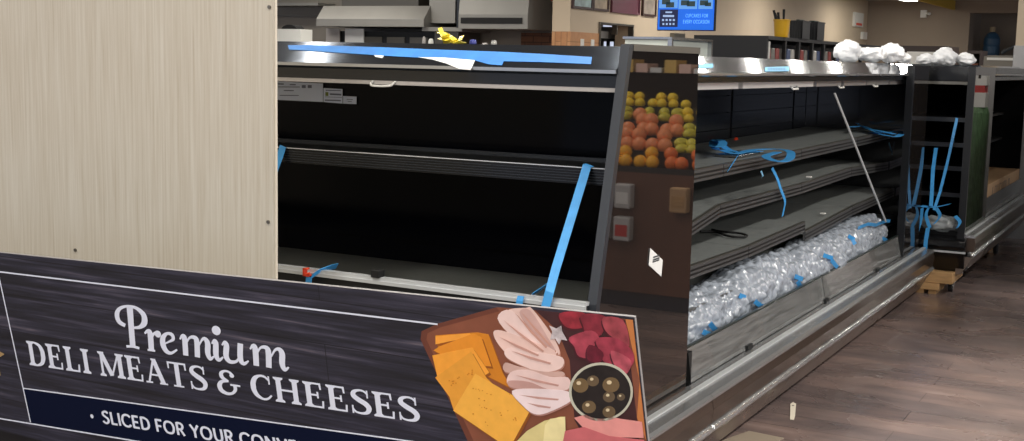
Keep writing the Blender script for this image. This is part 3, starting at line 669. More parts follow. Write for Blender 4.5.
# items on side shelf of far case
for i, (y, z, m_, sz, lab) in enumerate(((9.95, 1.14, WHITE, (.1, .16, .14), 'white package on upper side shelf of the far case nearest end panel'), (10.4, 1.14, mat('blue_pack', (50, 76, 120), .5), (.1, .18, .2), 'blue package on the upper side shelf of far case'), (10.1, .92, mat('tan_pack', (190, 150, 90), .6), (.1, .2, .16), 'tan package on the lower side shelf of far case'), (10.7, .92, WHITE, (.1, .2, .13), 'white package on the lower side shelf of far case by the column'))):
    tag(MB().box(-1.62, -1.62+sz[0], y, y+sz[1], z+.001, z+sz[2]).build('package', m_, bevel=.008), lab, 'package')

# wooden blocks, casters
def caster(x, y, label, r=.035):
    t_ = thing('caster', (x, y, 0), label, 'caster')
    MB().tube([(x-.014, y, r), (x+.014, y, r)], r, 18).build('wheel', RUB, t_, False, .003)
    MB().box(x-.02, x-.016, y-.02, y+.02, r*.6, r*2.1).box(x+.016, x+.02, y-.02, y+.02, r*.6, r*2.1).box(x-.028, x+.028, y-.035, y+.035, r*2.0, r*2.0+.008).build('fork', STEEL, t_)
bb = thing('wooden_blocking', (-1.5, 8.8, .0), 'stacked raw pine boards under near corner of the far black case', 'wood blocks')
MB().box(-1.56, -1.34, 8.62, 9.05, .078, .150).build('board', WOOD, bb, bevel=.003)
MB().box(-1.59, -1.42, 8.61, 8.95, .03, .076).build('board', WOOD, bb, bevel=.002)
caster(-1.64, 8.66, 'black caster wheel under pine boards between the two cases', .022)
caster(-1.375, 8.80, 'second black caster wheel under pine boards, nearer the aisle', .033)
caster(-1.36, 10.85, 'black caster wheel below far case side, near the column', .07)
tag(MB().box(-1.6, -1.42, 10.9, 11.3, 0, .15).build('wooden_blocking', WOOD), 'raw wood block under the far case side behind a caster', 'wood block')

# cardboard box in the side well
cb = thing('cardboard_box', (-1.6, 10.3, .40), 'tan cardboard box standing in the side well of the far case', 'box')
MB().box(-1.76, -1.335, 9.93, 11.84, .401, .645).build('carton', CARD, cb, bevel=.004)
MB().box(-1.56, -1.53, 9.929, 11.841, .645, .646).build('tape_seam', mat('brown_tape', (150, 112, 74), .4), cb)
tx = MB()
for i in range(8):
    y = 10.2+i*.13
    tx.box(-1.3345, -1.3335, y, y+.02, .545, .61).box(-1.3345, -1.3335, y+.02, y+.08, .60 if i % 2 else .545, .61 if i % 2 else .555)
    if i % 3: tx.box(-1.3345, -1.3335, y+.07, y+.09, .545, .61)
tx.build('printed_text', mat('carton_ink', (100, 84, 70), .6), cb)

# clear plastic bag with blue tape on the far case bumper
pb = thing('clear_plastic_bag', (-1.44, 8.76, .385), 'crumpled clear plastic bag tied with blue tape on the front of far case', 'plastic bag')
o = lump('bag', (0, 0, 0), (.125, .06, .055), 'x', mat('clear_film', (216, 224, 226), .1, trans=.6, coat=.5, bump=.4, bscale=30), 'x', 9, 4, .35, 3, True)
del o['label']; del o['category']; o.parent = pb; o.location = (-.02, .0, .02); o['_o'] = (0, 0, 0)
MB().tube([(-1.36, 8.76, .45), (-1.30, 8.755, .44)], [.03, .022], 14).build('bag_neck', mat('grey_film', (120, 124, 124), .25), pb)
ns = MB()
for pp in ([(921, 206), (935, 207), (950, 204)], [(922, 208), (921, 220), (917, 234)], [(930, 205), (926, 215), (930, 228)], [(936, 208), (940, 216), (934, 224)], [(955, 216), (960, 222), (957, 228)]):
    ns.ribbon(cat_rom([onY(x, y, 8.66) for x, y in pp], 4), (.010, 0, .006), .003)
ns.build('blue_tape_wrap', BLUE, pb)
strap([onY(957, 118, 8.80), onY(948, 160, 8.74), onY(940, 192, 8.70), onY(934, 210, 8.655)], (.009, 0, -.002), 'long slanting blue strap across the opening of far black case')
strap([onY(936, 148, 8.80), onY(933, 170, 8.74), onY(932, 190, 8.70), onY(931, 206, 8.655)], (.012, 0, 0), 'shorter upright blue strap in the opening of far black case')
strap([onY(928, 228, 8.632), onY(926, 240, 8.628), onY(925, 252, 8.63), onY(926, 262, 8.635)], (.013, 0, 0), 'blue strap end hanging over the bumper of the far case')

# ------------------------------------------------------------------ column
cm = thing('column', (-1.0, 12.4, 0), 'square column clad in steel below with cream paint above, at right edge', 'column')
MB().box(-1.475, -.6, 12.0, 12.8, 0, 1.73).build('steel_cladding', mat('column_steel', (158, 158, 158), .4, .35, var=.08, vscale=3, rvar=.1), cm)
MB().box(-1.465, -.61, 12.01, 12.79, 1.73, 3.38).build('painted_shaft', CREAM, cm)

# ------------------------------------------------------------------ floor things
ftp = [onZ(x, y, .002) for x, y in ((790.5, 404), (793, 402.2), (796, 404), (795, 416), (794, 420), (790, 419.5))]
ft = thing('paper_tag', ftp[3], 'small white paper tag lying on the floor beside the kick plate', 'tag')
MB().prism(ftp, (0, 0, .0012)).build('card', mat('cream_card', (222, 214, 196), .6), ft)
q = onZ(793, 405.5, .0036); MB().lathe([(.006, 0), (.006, .0005)], (q.x, q.y, .0034), 12).build('eyelet', TRIM, ft)
fp = [onZ(x, y, .0) for x, y in ((749, 431.5), (784, 438.5), (752, 452), (716, 443))]
tag(MB().prism(fp, (0, 0, .003)).build('floor_plate', mat('beige_grey_plate', (150, 138, 122), .4)), 'flat beige grey plate on the floor at bottom edge beside kick plate', 'plate')

# ------------------------------------------------------------------ SIGN
AN = math.radians(-10)
SU = Vector((1, 0, 0)); SV = Vector((0, math.sin(AN), math.cos(AN))); SN = SU.cross(SV)   # SN points +-Y
if SN.y > 0: SN = -SN
SP = onY(320, 300, 2.45)
def sg(x, y):
    q = onP(x, y, SP, SN)-SP; return (q.dot(SU), q.dot(SV))
def s3(u, v, lift=0.0): return SP+SU*u+SV*v+SN*lift
def spx(pts, lift): return [s3(*sg(x, y), lift) for x, y in pts]
sgn = thing('deli_sign', (-2.3, 2.62, 0), 'wide dark wood look deli meats and cheeses sign in the foreground', 'sign')
tl = sg(0, 252.6); tr = sg(634.5, 317); rb = sg(648, 441); bl = sg(0, 431)
Lx = tl[0]-.9; tlv = tl[1]+(tl[1]-tr[1])/(tr[0]-tl[0])*.9
vb = bl[1]; k_ = (rb[0]-tr[0])/(rb[1]-tr[1]); rbu = tr[0]+k_*(vb-tr[1])
bd = MB()
out = [(Lx, tlv), tr, (rbu, vb), (Lx, vb)]
bd.prism([s3(u, v, -.009) for u, v in out], SN*.009).build('board_edge', mat('foam_board_edge', (132, 130, 130), .5), sgn)
# printed face in local frame so grain follows the board
def face(name, pts, m, lift, parent=sgn, thick=.0006):
    """thin layer on the board; local frame: x along sign, z up"""
    M = Matrix((SU, -SN, SV)).transposed()
    o3 = s3(0, 0, 0); me = bpy.data.meshes.new(name); k = len(pts)
    vs = [(u, -lift, v) for u, v in pts]+[(u, -lift+thick, v) for u, v in pts]
    bm = bmesh.new(); V = [bm.verts.new(v) for v in vs]
    bm.faces.new(V[:k]); bm.faces.new(V[k:][::-1])
    for i in range(k): bm.faces.new((V[i], V[(i+1) % k], V[k+(i+1) % k], V[k+i]))
    bmesh.ops.recalc_face_normals(bm, faces=bm.faces); bmesh.ops.triangulate(bm, faces=[f for f in bm.faces if len(f.verts) > 4])
    bm.to_mesh(me); bm.free(); me.materials.append(m)
    ob = bpy.data.objects.new(name, me); col.objects.link(ob); ob.parent = parent
    ob['_o'] = (0, 0, 0)
    if parent is sgn:
        ob.matrix_local = Matrix.Translation(o3-Vector(sgn['_o'])) @ M.to_4x4()
    return ob
pf_ = face('printed_face', out, SIGNW, .0012)
def layer(name, polys, m, lift, parent):
    """several polygons (sign coords) as one mesh child of printed_face (same local frame)"""
    me = bpy.data.meshes.new(name); bm = bmesh.new()
    for ip, pts in enumerate(polys):
        lf = lift+ip*.000012
        k = len(pts); F_ = [bm.verts.new((u, -lf, v)) for u, v in pts]; B_ = [bm.verts.new((u, -lf+.0004, v)) for u, v in pts]
        try:
            bm.faces.new(F_); bm.faces.new(B_[::-1])
            for i in range(k): bm.faces.new((F_[i], F_[(i+1) % k], B_[(i+1) % k], B_[i]))
        except ValueError: pass
    bmesh.ops.recalc_face_normals(bm, faces=bm.faces); bmesh.ops.triangulate(bm, faces=[f for f in bm.faces if len(f.verts) > 4])
    bm.to_mesh(me); bm.free(); me.materials.append(m)
    ob = bpy.data.objects.new(name, me); col.objects.link(ob); ob.parent = parent; return ob
def line2(a, b2, w_):
    a = Vector(a); b2 = Vector(b2); d = (b2-a).normalized(); n = Vector((-d.y, d.x))*w_*.5
    return [tuple(a+n), tuple(b2+n), tuple(b2-n), tuple(a-n)]
P = lambda x, y: Vector(sg(x, y))
e0 = P(0, 271.6); e1 = P(438, 324); ex = e0+(e0-e1).normalized()*.9
layer('border_line', [line2(e0+(e0-e1).normalized()*.02*0, e1, .0042), line2(P(-1, 274), P(31, 422), .0042),
                      line2(P(24, 388), P(415, 441.5), .0036), line2(P(0, 418.2), P(135, 440.6), .0042), line2(P(135, 440.6), P(135, 440.6)+(P(135, 440.6)-P(0, 418.2))*4, .0042),
                      line2(ex, e0, .0042)], LETTER, .0022, pf_)
nb = [P(24, 388), P(415, 441.5), P(560, 462), P(562, 505), P(31, 423)]
layer('navy_band', [[tuple(q) for q in (P(24.5, 388.5), P(415, 442), P(415, 442)+(P(135, 440.6)-P(0, 418.2))*.2, P(135, 440.6)+(P(135, 440.6)-P(0, 418.2))*2.1, P(31, 423))]], NAVY, .0019, pf_)
# gold emblem at the left edge (only its right tip is in view)
GOLD = mat('gold_emblem', (176, 150, 104), .4, .3)
layer('gold_emblem', [[tuple(P(*q)) for q in ((-14, 343), (5, 354), (-3, 359), (-14, 352))], [tuple(P(*q)) for q in ((-14, 362), (-6, 364), (0, 369), (1, 375), (-3, 379), (-4, 374), (-8, 369), (-14, 368))]], GOLD, .0022, pf_)

# glyph drawing ------------------------------------------------
def rib2(pts, ws, n=8):
    c = cat_rom([Vector((p[0], p[1], 0)) for p in pts], n); wl = cat_rom([Vector((w_, 0, 0)) for w_ in ws], n)
    L, R_ = [], []; m = len(c)
    for i in range(m):
        t_ = (c[min(i+1, m-1)]-c[max(i-1, 0)]).normalized(); nn = Vector((-t_.y, t_.x))*max(.004, wl[i].x)*.5
        L.append((c[i].x+nn.x, c[i].y+nn.y)); R_.append((c[i].x-nn.x, c[i].y-nn.y))
    return [[L[i], L[i+1], R_[i+1], R_[i]] for i in range(m-1)]
def rc(x0, y0, x1, y1): return [[(x0, y0), (x1, y0), (x1, y1), (x0, y1)]]
def bar(a, b2, w_):
    return [line2(a, b2, w_)]
def dot(x, y, r, ry=None):
    ry = ry or r; return [[(x+r*math.cos(k*math.pi/8), y+ry*math.sin(k*math.pi/8)) for k in range(16)]]
ST = .17; SE = .075
def stem(x, w_=ST, l=.08, r=.08, y0=0, y1=1): return rc(x, y0, x+w_, y1)+[[(x-l, y0), (x+w_+r, y0), (x+w_+r, y0+SE*.8), (x+w_, y0+SE*1.7), (x, y0+SE*1.7), (x-l, y0+SE*.8)]]+[[(x-l, y1), (x+w_+r, y1), (x+w_+r, y1-SE*.8), (x+w_, y1-SE*1.7), (x, y1-SE*1.7), (x-l, y1-SE*.8)]]
def g_S(): return rib2([(.60, .80), (.50, .93), (.34, .96), (.17, .88), (.14, .72), (.30, .57), (.50, .44), (.60, .28), (.53, .10), (.34, .04), (.16, .08), (.08, .22)], [.05, .07, .08, .13, .17, .19, .19, .17, .13, .08, .07, .05])+rc(.565, .68, .615, .99)+rc(.055, .01, .105, .33)
def g_E(): return stem(.10)+rc(.2, .93, .62, 1)+rc(.2, .47, .50, .54)+rc(.2, 0, .66, .07)+[[(.62, 1), (.55, .98), (.58, .74), (.63, .74)], [(.66, 0), (.60, .02), (.62, .29), (.68, .29)], [(.46, .38), (.52, .38), (.52, .64), (.46, .64)]]
SER = {
 'D': (.82, lambda: stem(.10)+rib2([(.2, .965), (.40, .96), (.60, .86), (.69, .66), (.70, .5), (.69, .34), (.60, .14), (.40, .04), (.2, .035)], [.07, .08, .14, .18, .19, .18, .14, .08, .07])),
 'E': (.74, g_E),
 'L': (.70, lambda: stem(.10)+rc(.2, 0, .62, .07)+[[(.63, 0), (.55, .02), (.59, .32), (.65, .32)]]),
 'I': (.40, lambda: stem(.11)),
 'M': (1.08, lambda: stem(.10, .09)+stem(.82, ST)+bar((.16, .97), (.52, .06), .17)+bar((.86, .97), (.52, .06), .07)+rc(.03, .93, .2, 1)),
 'A': (.86, lambda: bar((.13, .03), (.40, 1.0), .075)+bar((.40, 1.0), (.70, .03), .17)+rc(.2, .32, .6, .39)+rc(.01, 0, .27, .065)+rc(.55, 0, .86, .065)+rc(.30, .95, .46, 1.02)),
 'T': (.80, lambda: rc(.31, 0, .48, 1)+rc(.20, 0, .59, .065)+rc(.05, .93, .74, 1)+[[(.04, 1), (.11, 1), (.10, .72), (.05, .72)], [(.68, 1), (.75, 1), (.75, .72), (.70, .72)]]),
 'S': (.69, g_S),
 '&': (.90, lambda: rib2([(.64, .80), (.52, .93), (.36, .94), (.23, .84), (.24, .68), (.38, .58), (.46, .55)], [.10, .09, .09, .13, .15, .10, .07])+rib2([(.46, .55), (.22, .50), (.11, .33), (.16, .13), (.36, .03), (.56, .08), (.68, .24), (.68, .42)], [.08, .12, .17, .17, .12, .10, .12, .13])+rc(.52, .38, .88, .45)+dot(.62, .80, .085)),
 'C': (.80, lambda: rib2([(.71, .78), (.58, .93), (.40, .96), (.22, .85), (.13, .65), (.12, .5), (.13, .35), (.22, .15), (.42, .03), (.60, .07), (.74, .22)], [.06, .08, .09, .15, .18, .19, .18, .15, .09, .08, .06])+rc(.68, .66, .73, .99)),
 'H': (.98, lambda: stem(.10)+stem(.66)+rc(.2, .465, .7, .54)),
}
def lay(text, font, gap=.05, space=.36):
    x = 0; out_ = []
    for ch in text:
        if ch == ' ': x += space; continue
        w_, f_ = font[ch]
        out_ += [[(px+x, py) for px, py in pl] for pl in f_()]; x += w_+gap
    return out_, x-gap
def mapq(polys, W, TL, TR, BL, BR):
    TL, TR, BL, BR = [P(*q) for q in (TL, TR, BL, BR)]; res = []
    for pl in polys:
        r = []
        for px, py in pl:
            u = px/W; a = TL.lerp(TR, u) if True else 0; b2 = BL+(BR-BL)*u; a = TL+(TR-TL)*u; q = b2+(a-b2)*py; r.append((q.x, q.y))
        res.append(r)
    return res
pl, W = lay('DELI MEATS & CHEESES', SER, .035, .30)
def word_layers(text, font, gap, space, W, q4):
    x = 0
    for ch in text:
        if ch == ' ': x += space; continue
        w_, f_ = font[ch]; g = [[(px+x, py) for px, py in pl_] for pl_ in f_()]; x += w_+gap
        layer('letter', mapq(g, W, *q4), LETTER, .0024, pf_)
word_layers('DELI MEATS & CHEESES', SER, .035, .30, W, ((26, 340.3), (418.5, 397.5), (30, 364.5), (421.5, 422.5)))
# Premium: x in px/173, cap height 1, x-height ~ .48
def X(px): return (px-117)/174.0
def pm(pts): return [(X(a), b2) for a, b2 in pts]
K = 1/174.0/(1/42.0)   # width unit correction: widths are given in cap-height units
def ribP(pts, ws, n=8):
    # pts: (px, y in cap units); draw in square space then scale x
    q = rib2([((a-117)/42.0, b2) for a, b2 in pts], [w_*.84 for w_ in ws], n); return [[(x_*42/174.0, y_) for x_, y_ in pl_] for pl_ in q]
pr = []; prl = []
pr += ribP([(133, .97), (133, .5), (133, .02)], [.19, .17, .17])+ribP([(126, .03), (133, .05), (140, .03)], [.07, .07, .07])                       # P stem
pr += ribP([(126.5, .52), (120, .60), (118.5, .76), (122, .90), (130, .98), (140, .97), (147.5, .84), (148, .66), (143, .54), (136, .50)], [.10, .13, .14, .10, .07, .09, .15, .17, .10, .06])
prl.append(len(pr))
pr += ribP([(147, .40), (151, .47), (153, .40), (153, .03)], [.05, .10, .16, .16])+ribP([(154, .30), (157, .42), (161, .46)], [.05, .07, .12])+dot(X(161.3), .43, .08*42/174, .08)+ribP([(149, .025), (157, .025)], [.055, .055])
prl.append(len(pr))
pr += ribP([(167, .22), (172, .28), (177, .36), (176, .46), (171, .47), (166.5, .36), (166, .20), (169, .06), (174, .03), (180.5, .13)], [.05, .05, .09, .10, .08, .14, .16, .13, .08, .05])
def arch(x0, dx, last=True, lead=True):
    o_ = []
    if lead: o_ += ribP([(x0-4, .38), (x0-1, .47), (x0+1, .40), (x0+1, .02)], [.04, .09, .15, .15])
    o_ += ribP([(x0+2, .28), (x0+6, .44), (x0+dx-1, .47), (x0+dx+1.5, .38), (x0+dx+1, .16 if last else .02)]+([(x0+dx+3, .03), (x0+dx+7, .10)] if last else []), [.04, .06, .11, .15, .15]+([.10, .04] if last else []))
    return o_
prl.append(len(pr)); pr += arch(188, 12, False)+arch(201, 10, True, False)
prl.append(len(pr))
pr += ribP([(216.5, .38), (219, .46), (220.5, .40), (220, .14), (222.5, .03), (227, .11)], [.04, .08, .15, .15, .10, .04])+dot(X(222), .70, .105*42/174, .105)
prl.append(len(pr))
pr += ribP([(226.5, .38), (229.5, .46), (231, .38), (230, .14), (233.5, .03), (240, .06), (243.5, .2)], [.04, .08, .15, .15, .11, .07, .04])+ribP([(245, .48), (244, .14), (247, .03), (252, .11)], [.15, .15, .10, .04])
prl.append(len(pr)); pr += arch(258, 12, False)+arch(272, 11, True, False)
bnd = [0]+prl+[len(pr)]
for i in range(len(bnd)-1):
    layer('letter', mapq(pr[bnd[i]:bnd[i+1]], 1.0, (115.5, 303.5), (288, 326.5), (119, 346.2), (291, 371.3)), LETTER, .0024, pf_)
# monoline sans
def mono(sw):
    b_ = lambda *p_: sum([bar(p_[i], p_[i+1], sw) for i in range(len(p_)-1)], [])+sum([dot(q[0], q[1], sw*.5) for q in p_[1:-1]], [])
    r_2 = lambda pts: rib2(pts, [sw]*len(pts), 6)
    return {
     'S': (.56, lambda: r_2([(.50, .84), (.40, .95), (.26, .96), (.12, .86), (.12, .68), (.28, .54), (.44, .42), (.49, .24), (.38, .07), (.22, .04), (.05, .18)])),
     'L': (.50, lambda: b_((.09, 1), (.09, .05), (.48, .05))), 'I': (.18, lambda: b_((.09, 1), (.09, 0))),
     'C': (.72, lambda: r_2([(.70, .80), (.55, .94), (.36, .96), (.16, .84), (.07, .5), (.16, .16), (.36, .04), (.55, .06), (.70, .20)])),
     'E': (.54, lambda: b_((.5, .95), (.09, .95), (.09, .05), (.5, .05))+b_((.09, .5), (.45, .5))),
     'D': (.70, lambda: b_((.09, 0), (.09, 1))+r_2([(.09, .95), (.34, .94), (.56, .80), (.63, .5), (.56, .2), (.34, .06), (.09, .05)])),
     'F': (.50, lambda: b_((.5, .95), (.09, .95), (.09, 0))+b_((.09, .48), (.43, .48))),
     'O': (.84, lambda: r_2([(.42, .96), (.18, .86), (.07, .5), (.18, .14), (.42, .04), (.66, .14), (.77, .5), (.66, .86), (.42, .96)])),
     'R': (.60, lambda: b_((.09, 0), (.09, 1))+r_2([(.09, .95), (.38, .94), (.50, .74), (.38, .50), (.09, .47)])+b_((.30, .48), (.55, 0))),
     'P': (.58, lambda: b_((.09, 0), (.09, 1))+r_2([(.09, .95), (.38, .94), (.50, .72), (.38, .48), (.09, .45)])),
     'Y': (.62, lambda: b_((.03, 1), (.31, .5), (.59, 1))+b_((.31, .5), (.31, 0))),
     'U': (.68, lambda: r_2([(.09, 1), (.09, .4), (.16, .12), (.34, .04), (.52, .12), (.59, .4), (.59, 1)])),
     'N': (.72, lambda: b_((.09, 0), (.09, 1))+b_((.09, .98), (.62, .02))+b_((.62, 0), (.62, 1))),
     'V': (.66, lambda: b_((.04, 1), (.33, .03), (.62, 1))), 'A': (.70, lambda: b_((.04, 0), (.35, .98), (.66, 0))+b_((.15, .33), (.55, .33))),
     'K': (.62, lambda: b_((.09, 0), (.09, 1))+b_((.58, 1), (.12, .45))+b_((.25, .6), (.6, 0))),
     '.': (.3, lambda: dot(.15, .5, .12))}
M1 = mono(.165)
pl1, W1 = lay('SLICED FOR YOUR', M1, .10, .34); pl2, W2 = lay('SLICED FOR YOUR CONVENIENCE', M1, .10, .34)
word_layers('SLICED FOR YOUR CONVENIENCE', M1, .10, .34, W1, ((101.5, 410.3), (232.5, 430.6), (103.8, 422.6), (235, 443.5)))
layer('bullet', [[(P(92.5, 416).x+.0065*math.cos(k*.52), P(92.5, 416).y+.0065*math.sin(k*.52)) for k in range(12)]], LETTER, .0024, pf_)

# printed food photograph on the sign
def pm_(name, polys, c, lift, rough=.45, var=.08, vs=25, lab=None, n=0):
    o_ = layer(name, [[tuple(P(*q)) for q in pl_] for pl_ in polys], mat('print_'+name+str(c[0])+str(c[2]), c, rough, var=var, vscale=vs), lift, pf_)
    if lab: o_['label'] = lab
    return o_
rx = lambda y: 634.5+(y-317)*13.5/124
pm_('printed_cutting_board', [[(438, 323.5), (422, 331), (421, 339), (427, 352), (445, 390), (471, 447), (482, 470), (655, 500), (rx(317)-1.5, 317.8), (500, 306), (505, 307.5)][:7]+[(655, 500), (rx(440)-1, 440), (rx(319)-1.5, 319.5), (520, 308.5), (497, 307)]], (128, 76, 56), .0020, var=.16, vs=9)
pm_('printed_board_rim', [[(438, 323.5), (422, 331), (421, 339), (427, 352), (445, 390), (471, 447), (477, 447), (450, 389), (432, 350), (427, 339), (428, 333), (441, 327), (500, 311), (497, 307)]], (104, 58, 44), .0021)
pm_('printed_dark_board', [[(535, 309.5), (rx(319)-9, 319.5), (rx(440)-8, 440), (rx(440)-8, 462), (600, 462), (575, 420), (570, 360), (558, 330)]], (62, 34, 36), .0022, var=.2)
pm_('printed_board_edge', [[(626, 319), (rx(319)-1.5, 319.6), (rx(440)-1.5, 440), (rx(417)-8, 417), (640, 380)]], (190, 120, 66), .0023)
def smooth(pts, n=4):
    m = len(pts); out_ = []
    for i in range(m):
        a_, b_, c_, d_ = [Vector(pts[(i+j) % m]) for j in (-1, 0, 1, 2)]
        for k in range(n):
            u = k/n; q_ = 0.5*((2*b_)+(c_-a_)*u+(2*a_-5*b_+4*c_-d_)*u*u+(3*b_-a_-3*c_+d_)*u**3); out_.append(tuple(q_))
    return out_
ch = [([(436, 335), (478, 332), (489, 334), (503, 372), (512, 388), (480, 372), (440, 352)], (206, 128, 34)),
      ([(436, 336), (470, 333), (474, 336), (436, 344)], (240, 160, 60)),
      ([(434, 350), (440, 346), (474, 333), (482, 337), (492, 366), (470, 364), (446, 356)], (226, 142, 40)),
      ([(433, 355), (462, 349), (473, 347), (490, 372), (470, 385), (438, 376)], (240, 160, 54)),
      ([(436, 377), (472, 351), (487, 377), (503, 393), (470, 408), (455, 411), (450, 396)], (230, 156, 52)),
      ([(454, 410), (476, 373), (533, 406), (514, 441), (507, 446)], (244, 176, 66))]
for i, (pts, c) in enumerate(ch):
    pm_('printed_cheese_slice', [pts], (c[0]-i, c[1], c[2]+i), .0023+.0003*i, var=.05, vs=40)
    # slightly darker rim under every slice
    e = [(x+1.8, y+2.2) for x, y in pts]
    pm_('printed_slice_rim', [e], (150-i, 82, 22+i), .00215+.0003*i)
hl = []
random.seed(4)
for _ in range(26):
    x = random.uniform(472, 520); y = random.uniform(386, 425)
    if (y-373) > abs(x-478)*.4 and (x-476)*.62+373 < y+4 and y < 441-(x-508)*1.3: hl.append([(x+r_*math.cos(a), y+r_*.8*math.sin(a)) for r_ in (random.uniform(.4, .9),) for a in [k*1.05 for k in range(6)]])
for _ in range(14):
    x = random.uniform(450, 474); y = 372+(474-x)*.45+random.uniform(-3, 3); hl.append([(x+.7*math.cos(a), y+.6*math.sin(a)) for a in [k*1.05 for k in range(6)]])
pm_('printed_cheese_hole', hl, (196, 122, 32), .0042); pf_.children[-1]['kind'] = 'stuff'
tk = [([(508, 311), (526, 307.5), (533, 309), (552, 334), (560, 350), (556, 353), (530, 330)], (226, 196, 186)),
      ([(498, 318), (512, 310), (540, 336), (558, 352), (540, 352), (515, 338)], (236, 208, 200)),
      ([(520, 312), (531, 310), (549, 338), (556, 350), (547, 347), (530, 328)], (206, 168, 158)),
      ([(494, 332), (502, 330), (525, 338), (555, 350), (550, 360), (516, 358), (500, 345)], (232, 196, 182)),
      ([(505, 352), (512, 347), (540, 352), (563, 357), (561, 368), (540, 371), (512, 360)], (238, 206, 194)),
      ([(506, 362), (520, 366), (545, 371), (563, 371), (562, 376), (530, 374), (506, 371)], (206, 166, 150)),
      ([(511, 372), (528, 369), (550, 376), (569, 377), (568, 389), (540, 388), (510, 385)], (234, 200, 188)),
      ([(510, 380), (530, 381), (548, 388), (566, 388), (530, 389), (511, 386)], (200, 152, 136)),
      ([(513, 390), (540, 388), (570, 391), (572, 400), (548, 412), (535, 413), (524, 405)], (242, 216, 208))]
for i, (pts, c) in enumerate(tk):
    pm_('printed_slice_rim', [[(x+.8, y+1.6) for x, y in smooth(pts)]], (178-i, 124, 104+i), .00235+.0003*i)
    pm_('printed_turkey_slice', [smooth(pts)], (c[0]-i, c[1], c[2]+i), .0025+.0003*i, var=.13, vs=12)
CRZ = [((516, 312), (548, 346)), ((522, 311), (552, 344)), ((505, 320), (545, 350)), ((500, 336), (540, 354)), ((512, 350), (552, 362)), ((516, 374), (560, 384)), ((520, 394), (560, 398)), ((528, 402), (552, 406))]
for i, (a_, b_) in enumerate(CRZ):
    pm_('printed_crease', [[(a_[0], a_[1]), (b_[0], b_[1]), (b_[0]-1, b_[1]+1.6), ((a_[0]+b_[0])/2-1, (a_[1]+b_[1])/2+2.2)]], (198-i, 150, 134+i), .0051)
rb_ = [([(560, 313), (583, 312), (592, 322), (580, 328), (566, 326)], (160, 50, 62)), ([(582, 314), (606, 316), (602, 334), (588, 336), (584, 326)], (140, 46, 58)), ([(604, 317), (624, 320), (630, 345), (618, 340), (606, 330)], (168, 72, 78)),
       ([(570, 337), (592, 330), (600, 340), (588, 352), (597, 358), (580, 356), (575, 346)], (178, 70, 82)), ([(597, 338), (618, 338), (634, 352), (632, 366), (618, 371), (604, 360), (600, 350)], (166, 60, 72)), ([(612, 350), (632, 360), (626, 374), (616, 366)], (190, 84, 92)), ([(590, 344), (604, 352), (600, 362), (588, 358)], (120, 32, 44))]
for i, (pts, c) in enumerate(rb_):
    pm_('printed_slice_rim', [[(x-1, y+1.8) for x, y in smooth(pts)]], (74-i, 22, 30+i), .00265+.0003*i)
    pm_('printed_roast_beef_slice', [smooth(pts)], (c[0]-i-14, c[1]-6, c[2]+i-6), .0028+.0003*i, var=.4, vs=34)
pm_('printed_foil_highlight', [[(550, 325), (557, 328), (562, 325), (563, 331), (568, 340), (562, 339), (560, 344), (556, 338), (551, 339), (553, 331)]], (186, 178, 180), .004, var=.4, vs=60)
def ell(cx, cy, rx_, ry_, n=40): return [(cx+rx_*math.cos(2*math.pi*k/n), cy+ry_*math.sin(2*math.pi*k/n)) for k in range(n)]
pm_('printed_bowl', [ell(601.8, 391, 32, 29.3)], (190, 190, 172), .0050)
pm_('printed_brine', [ell(602, 391, 29.5, 26.8)], (30, 26, 25), .0053, var=.4, vs=30)
for i, (x, y, r) in enumerate(((581.5, 384.5, 8), (612, 384, 8.5), (590, 406, 7), (610, 411, 6.5), (594, 380, 6), (610, 396, 6), (622, 396, 4))):
    pm_('printed_olive', [ell(x, y, r, r*.9, 18)], (112-i*3, 92-i*2, 62), .0056, lab=None)
    pm_('printed_olive_glint', [ell(x-r*.2, y-r*.3, r*.3, r*.25, 8)], (214-i, 196, 160), .0059)
pm_('printed_ham_slice', [[(575, 417), (592, 412), (622, 418), (rx(421)-3, 421), (rx(437)-3, 437), (610, 436), (585, 428)]], (222, 148, 142), .0050)
pm_('printed_ham_slice', [[(566, 430), (585, 426), (610, 435), (rx(441)-3, 439), (652, 462), (560, 462)]], (196, 104, 108), .0053)
pm_('printed_pale_cheese', [[(517, 441), (528, 430), (545, 420), (561, 416), (566, 416), (567, 460), (512, 460)]], (216, 202, 140), .0046)
pm_('printed_pale_cheese', [[(546, 424), (551, 418), (566, 416), (567, 460), (542, 460)]], (232, 220, 162), .0049)

# sign stand
MB().box(-1.57, -1.52, 8.63, 8.93, 0, .03).box(-1.49, -1.44, 8.63, 8.93, 0, .03).build('runner', WOOD, bb)
st_ = MB()
st_.box(-3.95, -1.18, 2.60, 2.86, 0.02, .30)
st_.build('stand_base', BLACKM, sgn, bevel=.004)
fr = MB()
for x in (-3.7, -2.5, -1.35):
    fr.prism([(x, 2.60, .28), (x, 2.485, .93) if False else (x, 2.50, .86), (x, 2.53, .86), (x, 2.64, .28)], (.03, 0, 0))
fr.build('support_bracket', BLACKM, sgn)
fo = MB()
for x in (-3.8, -1.3): fo.box(x-.05, x+.05, 2.62, 2.84, 0, .02)
fo.build('foot', RUB, sgn)

